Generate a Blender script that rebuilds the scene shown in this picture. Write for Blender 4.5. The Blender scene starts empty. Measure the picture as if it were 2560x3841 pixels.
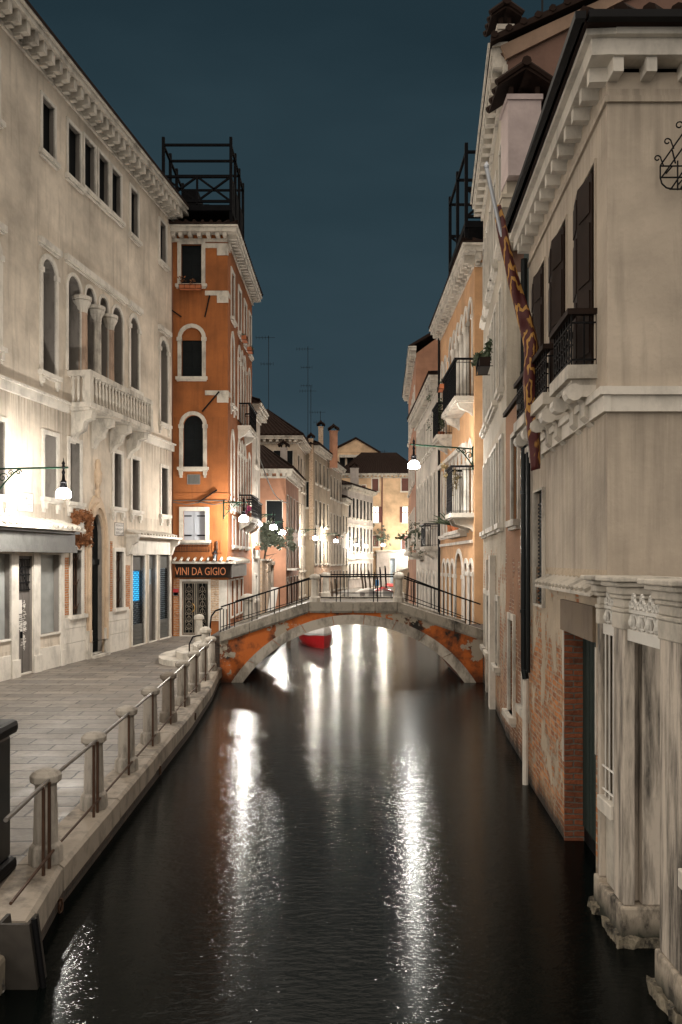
import bpy, bmesh, math, random
from mathutils import Vector, Matrix
from mathutils.geometry import delaunay_2d_cdt
random.seed(7)
SC = bpy.context.scene
COL = SC.collection
PI = math.pi
# ------------------------------------------------------------------ camera
# level camera, eye 3.4 m above the water; photo pixel frame 2560 x 3841, focal 2950 px, horizon at row 2100
F, CX, HY, CZ = 2950.0, 1280.0, 2100.0, 3.4
cam_d = bpy.data.cameras.new('camera')
cam = bpy.data.objects.new('camera', cam_d); COL.objects.link(cam)
cam.location = (0, 0, CZ); cam.rotation_euler = (PI/2, 0, 0)
cam_d.sensor_fit = 'VERTICAL'; cam_d.sensor_height = 36.0
cam_d.lens = F/3841*36; cam_d.shift_y = (HY-1920.5)/3841
cam_d.clip_start = 0.05; cam_d.clip_end = 2000
SC.camera = cam
# ------------------------------------------------------------------ sky, glow, exposure
W = bpy.data.worlds.new('World'); SC.world = W; W.use_nodes = True
nt = W.node_tree; N = nt.nodes; bg = N['Background']
tc = N.new('ShaderNodeTexCoord'); sx = N.new('ShaderNodeSeparateXYZ'); rp = N.new('ShaderNodeValToRGB')
nt.links.new(tc.outputs['Generated'], sx.inputs[0]); nt.links.new(sx.outputs['Z'], rp.inputs[0]); nt.links.new(rp.outputs[0], bg.inputs[0])
cn = N.new('ShaderNodeTexNoise'); cn.inputs['Scale'].default_value = 2.2; cn.inputs['Detail'].default_value = 4; cn.inputs['Roughness'].default_value = .5
cm = N.new('ShaderNodeMapping'); cm.inputs['Scale'].default_value = (1, 1, 3.2)
nt.links.new(tc.outputs['Generated'], cm.inputs[0]); nt.links.new(cm.outputs[0], cn.inputs['Vector'])
ca = N.new('ShaderNodeMath'); ca.operation = 'MULTIPLY_ADD'; ca.inputs[1].default_value = .5; ca.inputs[2].default_value = -.25; nt.links.new(cn.outputs[0], ca.inputs[0])
cb = N.new('ShaderNodeMath'); cb.operation = 'ADD'; nt.links.new(sx.outputs['Z'], cb.inputs[0]); nt.links.new(ca.outputs[0], cb.inputs[1]); nt.links.new(cb.outputs[0], rp.inputs[0])
e = rp.color_ramp.elements
e[0].position = 0.0; e[0].color = (.055, .082, .103, 1)
e[1].position = 0.60; e[1].color = (.0150, .031, .041, 1)
x = e.new(.16); x.color = (.035, .060, .076, 1)
x = e.new(.40); x.color = (.0235, .0450, .0575, 1)
bg.inputs[1].default_value = 0.60
sun_d = bpy.data.lights.new('night_glow', 'SUN'); sun_d.energy = 2.0; sun_d.angle = math.radians(150); sun_d.color = (1, .87, .72)
sun = bpy.data.objects.new('night_glow', sun_d); COL.objects.link(sun)
sun.rotation_euler = Vector((.24, .26, -.93)).to_track_quat('-Z', 'Y').to_euler()
SC.view_settings.view_transform = 'Standard'; SC.view_settings.look = 'None'
SC.view_settings.exposure = 0.80; SC.view_settings.gamma = 1.0
SC.cycles.max_bounces = 6; SC.cycles.diffuse_bounces = 3; SC.cycles.glossy_bounces = 3
SC.cycles.sample_clamp_indirect = 4.0
SC.cycles.use_denoising = True
LAMP = 400.0
# ------------------------------------------------------------------ materials
MATS = {}
def nodes_of(name):
    m = bpy.data.materials.new(name); m.use_nodes = True
    return m, m.node_tree, m.node_tree.nodes['Principled BSDF']
def mixrgb(t, a, b, f, mode='MIX'):
    n = t.nodes.new('ShaderNodeMix'); n.data_type = 'RGBA'; n.blend_type = mode
    for k, v in ((6, a), (7, b), (0, f)):
        if hasattr(v, 'is_output'): t.links.new(v, n.inputs[k])
        elif k == 0: n.inputs[0].default_value = v
        else: n.inputs[k].default_value = (*v[:3], 1)
    return n.outputs[2]
def uvmap(t, sc=(1, 1, 1), off=(0, 0, 0)):
    c = t.nodes.new('ShaderNodeUVMap'); c.uv_map = 'UVMap'
    m = t.nodes.new('ShaderNodeMapping'); m.inputs['Scale'].default_value = sc; m.inputs['Location'].default_value = off
    t.links.new(c.outputs[0], m.inputs[0]); return m.outputs[0]
def objmap(t, sc=(1, 1, 1)):
    c = t.nodes.new('ShaderNodeTexCoord'); m = t.nodes.new('ShaderNodeMapping'); m.inputs['Scale'].default_value = sc
    t.links.new(c.outputs['Object'], m.inputs[0]); return m.outputs[0]
def noise(t, vec, scale, detail=4, rough=.55):
    n = t.nodes.new('ShaderNodeTexNoise'); n.inputs['Scale'].default_value = scale
    n.inputs['Detail'].default_value = detail; n.inputs['Roughness'].default_value = rough
    t.links.new(vec, n.inputs['Vector']); return n.outputs[0]
def ramp(t, fac, p0, p1, c0=(0, 0, 0), c1=(1, 1, 1)):
    r = t.nodes.new('ShaderNodeValToRGB'); t.links.new(fac, r.inputs[0])
    r.color_ramp.elements[0].position = p0; r.color_ramp.elements[0].color = (*c0, 1)
    r.color_ramp.elements[1].position = p1; r.color_ramp.elements[1].color = (*c1, 1)
    return r.outputs[0]
def bump(t, b, h, strength, dist=.02):
    n = t.nodes.new('ShaderNodeBump'); n.inputs['Strength'].default_value = strength; n.inputs['Distance'].default_value = dist
    t.links.new(h, n.inputs['Height']); t.links.new(n.outputs[0], b.inputs['Normal'])
def math_(t, op, a, b=None):
    n = t.nodes.new('ShaderNodeMath'); n.operation = op
    for k, v in enumerate((a, b)):
        if v is None: continue
        if hasattr(v, 'is_output'): t.links.new(v, n.inputs[k])
        else: n.inputs[k].default_value = v
    return n.outputs[0]
def mul(c, k): return tuple(min(1, x*k) for x in c[:3])
def plaster_col(t, col, dark=.55, streak=.6, bands=()):
    big = noise(t, uvmap(t, (.35, .35, 1)), 1.6, 6, .62)
    c = mixrgb(t, mul(col, .60), mul(col, 1.15), ramp(t, big, .32, .66))
    st = noise(t, uvmap(t, (2.6, .22, 1), (3, 7, 0)), 1.7, 5, .6)
    c = mixrgb(t, c, mul(col, dark), math_(t, 'MULTIPLY', ramp(t, st, .52, .80), streak))
    if bands:
        sep = t.nodes.new('ShaderNodeSeparateXYZ'); t.links.new(uvmap(t), sep.inputs[0])
        drip = ramp(t, noise(t, uvmap(t, (5.5, .16, 1), (1, 2, 0)), 1.5, 5, .65), .42, .66)
        for zb, hgt, amt in bands:
            q = math_(t, 'DIVIDE', math_(t, 'SUBTRACT', zb, sep.outputs[1]), hgt)
            inb = math_(t, 'MULTIPLY', math_(t, 'GREATER_THAN', q, 0), math_(t, 'MAXIMUM', math_(t, 'SUBTRACT', 1, q), 0))
            c = mixrgb(t, c, mul(col, .28), math_(t, 'MULTIPLY', math_(t, 'MULTIPLY', inb, drip), amt))
    fine = noise(t, uvmap(t), 9, 5, .7)
    return mixrgb(t, c, mul(col, .62), math_(t, 'MULTIPLY', ramp(t, fine, .55, .85), .45))
def plaster(name, col, dark=.5, streak=.6, rough=.88, bands=()):
    m, t, b = nodes_of(name); b.inputs['Roughness'].default_value = rough
    t.links.new(plaster_col(t, col, dark, streak, bands), b.inputs['Base Color'])
    bump(t, b, noise(t, uvmap(t), 14, 6, .65), .35, .02)
    return m
def brick_col(t, c1, c2, mortar, w=.25, h=.07, ms=.010, pale=False):
    br = t.nodes.new('ShaderNodeTexBrick'); br.inputs['Scale'].default_value = 1
    br.inputs['Brick Width'].default_value = w; br.inputs['Row Height'].default_value = h; br.inputs['Mortar Size'].default_value = ms
    br.inputs['Mortar Smooth'].default_value = .3
    wob = t.nodes.new('ShaderNodeVectorMath'); wob.operation = 'MULTIPLY_ADD'
    nn = t.nodes.new('ShaderNodeTexNoise'); nn.inputs['Scale'].default_value = 5; t.links.new(uvmap(t), nn.inputs['Vector'])
    t.links.new(nn.outputs[1], wob.inputs[0]); wob.inputs[1].default_value = (.05, .05, 0); t.links.new(uvmap(t), wob.inputs[2])
    t.links.new(wob.outputs[0], br.inputs['Vector'])
    br.inputs['Color1'].default_value = (*c1, 1); br.inputs['Color2'].default_value = (*c2, 1); br.inputs['Mortar'].default_value = (*mortar, 1)
    c0 = mixrgb(t, br.outputs[0], (.50, .33, .20), math_(t, 'MULTIPLY', ramp(t, noise(t, uvmap(t, (1, 1, 1), (5, 3, 0)), 2.6, 6, .7), .48, .62), .75))
    c0 = mixrgb(t, c0, (.52, .47, .40), math_(t, 'MULTIPLY', ramp(t, noise(t, uvmap(t, (1, 1, 1), (2, 8, 0)), 5, 6, .75), .58, .68), .8)) if pale else br.outputs[0]
    n2 = noise(t, uvmap(t), 7, 4, .6)
    c = mixrgb(t, c0, mul(c1, .22), math_(t, 'MULTIPLY', ramp(t, n2, .5, .75), .7))
    return c, br.outputs[1]
def brick(name, c1=(.34, .11, .04), c2=(.22, .07, .03), mortar=(.33, .27, .20), w=.25, h=.07):
    m, t, b = nodes_of(name); b.inputs['Roughness'].default_value = .9
    c, f = brick_col(t, c1, c2, mortar, w, h); t.links.new(c, b.inputs['Base Color'])
    bump(t, b, math_(t, 'ADD', math_(t, 'MULTIPLY', f, -.6), noise(t, uvmap(t), 20, 4)), .7, .03)
    return m
def peeling(name, col, zmid, zspan=1.4, c1=(.36, .13, .05), c2=(.24, .08, .03), dark=.5, w=.24, h=.075):
    """plaster fallen off towards the water, brick showing through"""
    m, t, b = nodes_of(name); b.inputs['Roughness'].default_value = .9
    pc = plaster_col(t, col, dark); bc, f = brick_col(t, c1, c2, (.36, .29, .21), w, h, .012, True)
    s = t.nodes.new('ShaderNodeSeparateXYZ'); t.links.new(uvmap(t), s.inputs[0])
    g = math_(t, 'DIVIDE', math_(t, 'SUBTRACT', zmid, s.outputs[1]), zspan)
    n1 = noise(t, uvmap(t, (1.3, .7, 1)), 1.5, 7, .66)
    k = ramp(t, math_(t, 'ADD', g, math_(t, 'MULTIPLY', math_(t, 'SUBTRACT', n1, .5), 3.4)), .44, .50)
    pt = ramp(t, noise(t, uvmap(t, (1, .6, 1), (11, 4, 0)), 1.9, 7, .68), .55, .57)
    k = math_(t, 'MULTIPLY', k, math_(t, 'SUBTRACT', 1, pt))
    c = mixrgb(t, pc, bc, k)
    wet = ramp(t, math_(t, 'ADD', s.outputs[1], math_(t, 'MULTIPLY', n1, .6)), .34, .62, (.06, .065, .05), (1, 1, 1))
    c = mixrgb(t, c, wet, 1.0, 'MULTIPLY')
    t.links.new(c, b.inputs['Base Color'])
    hh = math_(t, 'ADD', math_(t, 'MULTIPLY', k, math_(t, 'ADD', math_(t, 'MULTIPLY', f, -.5), -.8)), math_(t, 'MULTIPLY', noise(t, uvmap(t), 16, 5), .7))
    bump(t, b, hh, .8, .035)
    return m
def stone(name, col, dark=.35, rough=.75, amt=.75, scale=2.4, vert=.5, algae=False, lo=.46, hi=.72):
    m, t, b = nodes_of(name); b.inputs['Roughness'].default_value = rough
    n1 = noise(t, objmap(t, (1, 1, vert)), scale, 7, .68)
    c = mixrgb(t, mul(col, 1.08), mul(col, dark), math_(t, 'MULTIPLY', ramp(t, n1, lo, hi), amt))
    n2 = noise(t, objmap(t), 15, 4, .6)
    c = mixrgb(t, c, mul(col, .7), math_(t, 'MULTIPLY', ramp(t, n2, .55, .8), .4))
    if algae:
        sp = t.nodes.new('ShaderNodeSeparateXYZ'); t.links.new(objmap(t), sp.inputs[0])
        c = mixrgb(t, c, (.018, .020, .012), ramp(t, math_(t, 'ADD', sp.outputs[2], math_(t, 'MULTIPLY', n1, .35)), .24, .40, (1, 1, 1), (0, 0, 0)))
    t.links.new(c, b.inputs['Base Color']); bump(t, b, n2, .3, .015)
    return m
def simple(name, col, rough=.6, metal=0, var=.3, scale=6):
    dk = max(col) < .06
    m, t, b = nodes_of(name); b.inputs['Roughness'].default_value = rough; b.inputs['Metallic'].default_value = metal
    if dk: b.inputs['Specular IOR Level'].default_value = .12
    n1 = noise(t, objmap(t), scale, 5, .6)
    t.links.new(mixrgb(t, mul(col, 1-var), mul(col, 1+var), n1), b.inputs['Base Color'])
    return m
def emit(name, col, s):
    m = bpy.data.materials.new(name); m.use_nodes = True; t = m.node_tree
    t.nodes.remove(t.nodes['Principled BSDF']); em = t.nodes.new('ShaderNodeEmission')
    em.inputs[0].default_value = (*col, 1); em.inputs[1].default_value = s
    t.links.new(em.outputs[0], t.nodes['Material Output'].inputs[0]); return m

M_pal = plaster('palace_plaster', (.63, .55, .455), .36, .75, bands=((7.62, 1.1, .95), (4.9, .7, .6), (1.1, .9, .5)))
M_trim = stone('istrian_stone', (.60, .56, .50), .30, .7, .6)
M_trim2 = stone('weathered_stone', (.50, .46, .40), .22, .75, .85)
M_orange = plaster('orange_plaster', (.31, .100, .024), .42, .75, bands=((9.0, 2.0, .35), (14.0, 2.5, .4)))
M_r1 = plaster('beige_plaster', (.47, .40, .325), .36, .7, bands=((4.84, 2.0, .5), (8.0, 1.2, .5)))
M_r1low = peeling('beige_plaster_over_brick', (.48, .39, .29), 3.35, 2.4, (.56, .21, .06), (.26, .085, .03))
M_r2 = plaster('grey_plaster', (.42, .37, .30), .4, .8)
M_r2low = peeling('grey_plaster_over_brick', (.42, .36, .28), 4.2, 3.6, (.36, .14, .05), (.20, .07, .03))
M_brown = plaster('brown_plaster', (.17, .095, .07), .6, .5)
M_peach = plaster('peach_plaster', (.57, .33, .17), .6, .4)
M_white = plaster('pale_plaster', (.55, .50, .44), .4, .8)
M_pinkbrown = plaster('pink_brown_plaster', (.36, .18, .11), .5, .5)
M_beige = plaster('warm_beige_plaster', (.50, .42, .33), .5, .6)
M_ochre = plaster('ochre_grey_plaster', (.36, .29, .21), .45, .7)
M_taupe = plaster('taupe_plaster', (.40, .32, .24), .5, .7)
M_greypink = plaster('grey_pink_plaster', (.44, .39, .36), .5, .6)
M_cream = plaster('cream_plaster', (.66, .46, .29), .65, .4)
M_brick = brick('brick')
M_brickor = brick('orange_brick', (.50, .20, .06), (.38, .14, .05), (.45, .40, .33))
M_brickpale = brick('pale_washed_brick', (.52, .36, .22), (.44, .30, .20), (.60, .55, .48))
M_quay = brick('wet_quay_brick', (.075, .05, .036), (.05, .036, .028), (.035, .032, .028), .24, .08)
M_roof = simple('roof_tiles', (.022, .013, .010), .9, 0, .5, 4)
M_dark = simple('dark_opening', (.0035, .004, .005), .6)
M_shut = simple('dark_green_shutter', (.005, .007, .008), .6, 0, .5)
M_shutbrown = simple('brown_shutter', (.016, .0085, .006), .6, 0, .6)
M_shutgreen = simple('grey_green_shutter', (.022, .034, .031), .6)
M_shutgrey = simple('grey_shutter', (.33, .35, .39), .6, 0, .12)
M_shutred = simple('red_brown_shutter', (.13, .045, .035), .6)
M_glass = simple('dim_window', (.10, .095, .09), .12, 0, .5, 1.2)
M_shopglass = simple('shop_window', (.30, .31, .30), .10, 0, .45, 1.4)
M_iron = simple('black_iron', (.006, .006, .007), .5, .2, .4)
M_rust = simple('rusty_iron', (.07, .035, .02), .6, .5, .5)
M_steel = simple('worn_steel_rail', (.20, .19, .18), .38, .8, .4)
M_green = simple('green_painted_iron', (.012, .035, .022), .4, .3)
M_wood = simple('weathered_wood', (.10, .075, .055), .8, 0, .5, 5)
M_darkwood = simple('dark_timber', (.003, .003, .004), .9, 0, .4, 5)
M_door = simple('old_grey_door', (.13, .115, .105), .6, 0, .4, 3)
M_fascia = stone('grey_shop_fascia', (.085, .085, .08), .4, .5, .8)
M_sign = simple('dark_sign_board', (.022, .015, .011), .6)
M_neon = simple('orange_lettering', (.75, .27, .10), .5, 0, .1)
M_ink = simple('faded_ink', (.22, .20, .19), .8)
M_plaque = simple('white_plaque', (.62, .59, .55), .7, 0, .1)
M_red = simple('red_paint', (.42, .015, .018), .3, 0, .2)
M_tarp = simple('grey_tarpaulin', (.50, .48, .46), .7, 0, .25)
M_hullw = simple('white_hull', (.55, .53, .50), .4, 0, .15)
M_blue = simple('blue_motor_cover', (.02, .16, .36), .35)
M_leaf = simple('leaf', (.06, .085, .045), .7, 0, .6, 3)
M_leafpale = simple('pale_leaf', (.13, .15, .11), .7, 0, .6, 3)
M_dry = simple('dried_flowers', (.20, .075, .025), .8, 0, .6, 9)
M_terra = simple('terracotta', (.42, .13, .05), .8, 0, .3)
M_pink = simple('pink_petals', (.6, .09, .25), .6)
M_whiteiron = simple('white_painted_iron', (.62, .60, .56), .5, 0, .15)
M_gold = simple('gold_brocade', (.42, .24, .055), .45, .2, .4, 20)
M_band = stone('bridge_band_stone', (.30, .27, .225), .06, .8, 1.0, 2.6)
M_lamp = emit('lamp_glow', (1, .94, .85), LAMP)
M_lampfar = emit('far_lamp_glow', (1, .91, .78), LAMP*1.35)
M_endglow = emit('end_lamp_glow', (1, .90, .74), LAMP*2.4)
M_blueglow = emit('blue_shop_light', (.06, .52, 1.0), 1.5)
M_lit = emit('lit_room', (1, .86, .66), 2.2)
M_neonblue = simple('pale_blue_glass', (.30, .36, .42), .2)

def bridge_plaster():
    m, t, b = nodes_of('bridge_orange_plaster'); b.inputs['Roughness'].default_value = .85
    col = (.40, .10, .016)
    n1 = noise(t, uvmap(t, (1, .8, 1)), 1.1, 7, .68)
    c = mixrgb(t, mul(col, 1.15), (.015, .012, .010), ramp(t, n1, .45, .60))
    n2 = noise(t, uvmap(t, (1, 1, 1), (9.3, 4.1, 0)), 1.25, 6, .62)
    c = mixrgb(t, c, (.33, .29, .23), ramp(t, n2, .545, .56))
    s = t.nodes.new('ShaderNodeSeparateXYZ'); t.links.new(uvmap(t), s.inputs[0])
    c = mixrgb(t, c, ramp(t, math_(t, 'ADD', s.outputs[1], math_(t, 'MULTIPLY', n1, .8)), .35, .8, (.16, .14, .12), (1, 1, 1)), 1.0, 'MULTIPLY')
    t.links.new(c, b.inputs['Base Color']); bump(t, b, n2, .6, .03); return m
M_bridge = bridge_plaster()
def paving():
    m, t, b = nodes_of('trachyte_paving')
    c, f = brick_col(t, (.185, .160, .133), (.105, .091, .078), (.016, .014, .012), .92, .40, .018)
    n2 = noise(t, uvmap(t), .9, 5, .6)
    c = mixrgb(t, c, (.12, .11, .10), math_(t, 'MULTIPLY', ramp(t, n2, .48, .75), .6))
    t.links.new(c, b.inputs['Base Color'])
    t.links.new(ramp(t, n2, .3, .7, (.42,)*3, (.72,)*3), b.inputs['Roughness'])
    bump(t, b, math_(t, 'ADD', math_(t, 'MULTIPLY', f, -1.0), math_(t, 'MULTIPLY', noise(t, uvmap(t), 10, 4), .4)), .6, .03); return m
M_pave = paving()
def water():
    """canal water averaged over a long exposure: a broad smooth lobe for slow swell plus a rippled lobe that glitters"""
    m = bpy.data.materials.new('canal_water'); m.use_nodes = True; t = m.node_tree; t.nodes.remove(t.nodes['Principled BSDF'])
    v = objmap(t, (.42, 1.0, 1))
    n1 = noise(t, v, 15, 3, .6); n2 = noise(t, v, 2.2, 2, .5)
    h = math_(t, 'ADD', math_(t, 'MULTIPLY', n1, .0105), math_(t, 'MULTIPLY', n2, .012))
    bn = t.nodes.new('ShaderNodeBump'); bn.inputs['Strength'].default_value = 1; bn.inputs['Distance'].default_value = 1; t.links.new(h, bn.inputs['Height'])
    d = t.nodes.new('ShaderNodeBsdfDiffuse'); d.inputs[0].default_value = (.0012, .0022, .0019, 1)
    g1 = t.nodes.new('ShaderNodeBsdfAnisotropic'); g1.inputs['Roughness'].default_value = .205; g1.inputs['Anisotropy'].default_value = .55; tg = t.nodes.new('ShaderNodeCombineXYZ'); tg.inputs[0].default_value = 1; t.links.new(tg.outputs[0], g1.inputs['Tangent']); g1.inputs[0].default_value = (.93, .98, 1, 1)
    g2 = t.nodes.new('ShaderNodeBsdfGlossy'); g2.inputs['Roughness'].default_value = .03; t.links.new(bn.outputs[0], g2.inputs['Normal'])
    mg = t.nodes.new('ShaderNodeMixShader'); mg.inputs[0].default_value = .55; t.links.new(g1.outputs[0], mg.inputs[1]); t.links.new(g2.outputs[0], mg.inputs[2])
    fr = t.nodes.new('ShaderNodeFresnel'); fr.inputs[0].default_value = 1.235
    mx = t.nodes.new('ShaderNodeMixShader'); t.links.new(fr.outputs[0], mx.inputs[0]); t.links.new(d.outputs[0], mx.inputs[1]); t.links.new(mg.outputs[0], mx.inputs[2])
    t.links.new(mx.outputs[0], t.nodes['Material Output'].inputs[0]); return m
M_water = water()
def flagcloth():
    m, t, b = nodes_of('crimson_and_gold_brocade'); b.inputs['Roughness'].default_value = .6
    wv = t.nodes.new('ShaderNodeTexWave'); wv.wave_type = 'RINGS'; wv.inputs['Scale'].default_value = 3.4
    wv.inputs['Distortion'].default_value = 6.0; wv.inputs['Detail'].default_value = 2.0; wv.inputs['Detail Scale'].default_value = 1.3
    t.links.new(objmap(t, (2.4, 1.5, 1.1)), wv.inputs['Vector'])
    k = math_(t, 'MULTIPLY', ramp(t, wv.outputs[1], .74, .80), ramp(t, noise(t, objmap(t, (1, 1, .8)), 2.6, 2), .42, .46))
    t.links.new(mixrgb(t, (.070, .008, .008), (.46, .24, .055), k), b.inputs['Base Color']); return m
M_flag = flagcloth()
# ------------------------------------------------------------------ mesh builder
WL = {}
def UP(u, z, w): return Vector((u, -w, z))
class MB:
    def __init__(s): s.v = []; s.f = []; s.fm = []; s.mi = 0
    def add(s, vs, fs):
        o = len(s.v); s.v += [tuple(v) for v in vs]
        for f in fs: s.f.append([o+i for i in f]); s.fm.append(s.mi)
    def hexa(s, fn, a0, a1, b0, b1, c0, c1):
        p = [fn(a, b, c) for c in (c0, c1) for b in (b0, b1) for a in (a0, a1)]
        s.add(p, [(0, 1, 3, 2), (4, 6, 7, 5), (0, 4, 5, 1), (2, 3, 7, 6), (0, 2, 6, 4), (1, 5, 7, 3)]); return s
    def box(s, x0, x1, y0, y1, z0, z1):
        return s.hexa(lambda a, b, c: Vector((a, b, c)), x0, x1, y0, y1, z0, z1)
    def bar(s, p, q, r, n=6, r2=None):
        p, q = Vector(p), Vector(q); d = (q-p)
        if d.length < 1e-6: return s
        d.normalize(); a = d.orthogonal().normalized(); b = d.cross(a); r2 = r if r2 is None else r2
        vs = [c+(a*math.cos(2*PI*i/n)+b*math.sin(2*PI*i/n))*rr for c, rr in ((p, r), (q, r2)) for i in range(n)]
        s.add(vs, [(i, (i+1) % n, n+(i+1) % n, n+i) for i in range(n)]+[tuple(range(n-1, -1, -1)), tuple(range(n, 2*n))]); return s
    def sqbar(s, p, q, r, r2=None):
        p, q = Vector(p), Vector(q); d = (q-p).normalized(); up = Vector((0, 0, 1)) if abs(d.z) < .9 else Vector((0, 1, 0))
        a = d.cross(up).normalized(); b = a.cross(d); r2 = r2 or r
        vs = [c+a*i*r+b*j*r2 for c in (p, q) for i, j in ((-1, -1), (1, -1), (1, 1), (-1, 1))]
        s.add(vs, [(3, 2, 1, 0), (4, 5, 6, 7), (0, 1, 5, 4), (1, 2, 6, 5), (2, 3, 7, 6), (3, 0, 4, 7)]); return s
    def path(s, pts, r, n=5):
        for a, b in zip(pts, pts[1:]): s.bar(a, b, r, n)
        return s
    def lathe(s, c, prof, n=16, ax=None, ph=0):
        c = Vector(c); vs = []
        for r, z in prof:
            for i in range(n):
                a = 2*PI*i/n+ph; vs.append(c+Vector((r*math.cos(a), r*math.sin(a), z)))
        k = len(prof); fs = [(j*n+i, j*n+(i+1) % n, (j+1)*n+(i+1) % n, (j+1)*n+i) for j in range(k-1) for i in range(n)]
        fs += [tuple(range(n-1, -1, -1)), tuple((k-1)*n+i for i in range(n))]
        s.add(vs, fs); return s
    def prism(s, fn, poly, w0, w1):
        n = len(poly); vs = [fn(a, b, w0) for a, b in poly]+[fn(a, b, w1) for a, b in poly]
        s.add(vs, [tuple(range(n)), tuple(range(2*n-1, n-1, -1))]+[(i, n+i, n+(i+1) % n, (i+1) % n) for i in range(n)]); return s
    def ring(s, fn, inn, out, w0, w1):
        n = len(inn); vs = [fn(a, b, w) for w in (w0, w1) for p in (inn, out) for a, b in p]; fs = []
        for i in range(n):
            j = (i+1) % n
            fs += [(2*n+i, 2*n+j, 3*n+j, 3*n+i), (n+i, n+j, 3*n+j, 3*n+i), (i, 2*n+i, 2*n+j, j)]
        s.add(vs, fs); return s
    def leaves(s, c, rad, n, size, flat=1.0, rnd=random):
        c = Vector(c)
        cl = [Vector((rnd.gauss(0, .42)*rad[0], rnd.gauss(0, .42)*rad[1], rnd.gauss(0, .42)*rad[2])) for _ in range(max(4, n//28))]
        for _ in range(n):
            k = rnd.choice(cl)+Vector((rnd.gauss(0, .13)*rad[0], rnd.gauss(0, .13)*rad[1], rnd.gauss(0, .13)*rad[2]))
            a = Vector((rnd.uniform(-1, 1), rnd.uniform(-1, 1), rnd.uniform(-1, 1))).normalized(); b = a.orthogonal().normalized()
            z = size*rnd.uniform(.6, 1.4); p = c+k
            s.add([p-a*z, p+b*z*.45, p+a*z, p-b*z*.45], [(0, 1, 2, 3)])
        return s
    def build(s, name, mats, parent=None, local=False, smooth=False, bevel=0):
        me = bpy.data.meshes.new(name); me.from_pydata(s.v, [], s.f)
        mats = mats if isinstance(mats, (list, tuple)) else [mats]
        for m in mats: me.materials.append(m)
        me.polygons.foreach_set('material_index', s.fm)
        bm = bmesh.new(); bm.from_mesh(me); bmesh.ops.recalc_face_normals(bm, faces=bm.faces); 
        uv = bm.loops.layers.uv.new('UVMap')
        for f in bm.faces:
            n = f.normal; f.smooth = smooth
            if abs(n.z) > .75:
                for l in f.loops: l[uv].uv = (l.vert.co.x, l.vert.co.y)
            else:
                t = Vector((-n.y, n.x, 0))
                if t.length < 1e-6: t = Vector((1, 0, 0))
                t.normalize()
                if abs(t.x) > .999: t = Vector((1, 0, 0))
                for l in f.loops: l[uv].uv = (l.vert.co.dot(t), l.vert.co.z)
        bm.to_mesh(me); bm.free()
        o = bpy.data.objects.new(name, me); COL.objects.link(o)
        if parent is not None:
            o.parent = parent
            if not local: o.location = -WL.get(parent.name, Vector((0, 0, 0)))
        WL[o.name] = Vector((0, 0, 0))
        if bevel:
            b = o.modifiers.new('bevel', 'BEVEL'); b.width = bevel; b.segments = 2; b.limit_method = 'ANGLE'
        return o
def tag(o, label, cat=None, group=None, kind=None):
    if label: o['label'] = label
    if cat: o['category'] = cat
    if group: o['group'] = group
    if kind: o['kind'] = kind
    return o
def root(name, loc, label, cat, group=None, rz=0):
    o = bpy.data.objects.new(name, None); COL.objects.link(o); o.location = loc; o.rotation_euler = (0, 0, rz)
    o.empty_display_size = .3; WL[o.name] = Vector(loc); return tag(o, label, cat, group)
def copy_tree(o, parent=None):
    c = o.copy(); COL.objects.link(c)
    if parent is not None: c.parent = parent
    for ch in list(o.children): copy_tree(ch, c)
    return c
def pix(px, py, D): return Vector(((px-CX)*D/F, D, CZ-(py-HY)*D/F))
_txt = {}
def text_geo(txt, bold=0.0):
    c = bpy.data.curves.new('lettering', 'FONT'); c.body = txt; c.align_x = 'CENTER'; c.align_y = 'CENTER'; c.offset = bold; c.resolution_u = 3
    o = bpy.data.objects.new('lettering', c); COL.objects.link(o)
    dg = bpy.context.evaluated_depsgraph_get(); me = o.evaluated_get(dg).to_mesh()
    vs = [v.co.copy() for v in me.vertices]; fs = [list(p.vertices) for p in me.polygons]
    o.evaluated_get(dg).to_mesh_clear(); bpy.data.objects.remove(o); bpy.data.curves.remove(c)
    return vs, fs
def put_text(mb, fn, txt, uc, zc, width, height, w, bold=0.0):
    vs, fs = text_geo(txt, bold)
    x0 = min(v.x for v in vs); x1 = max(v.x for v in vs); y0 = min(v.y for v in vs); y1 = max(v.y for v in vs)
    sx, sy = width/(x1-x0), height/(y1-y0)
    mb.add([fn(uc+(v.x-(x0+x1)/2)*sx, zc+(v.y-(y0+y1)/2)*sy, w) for v in vs], fs)
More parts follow.
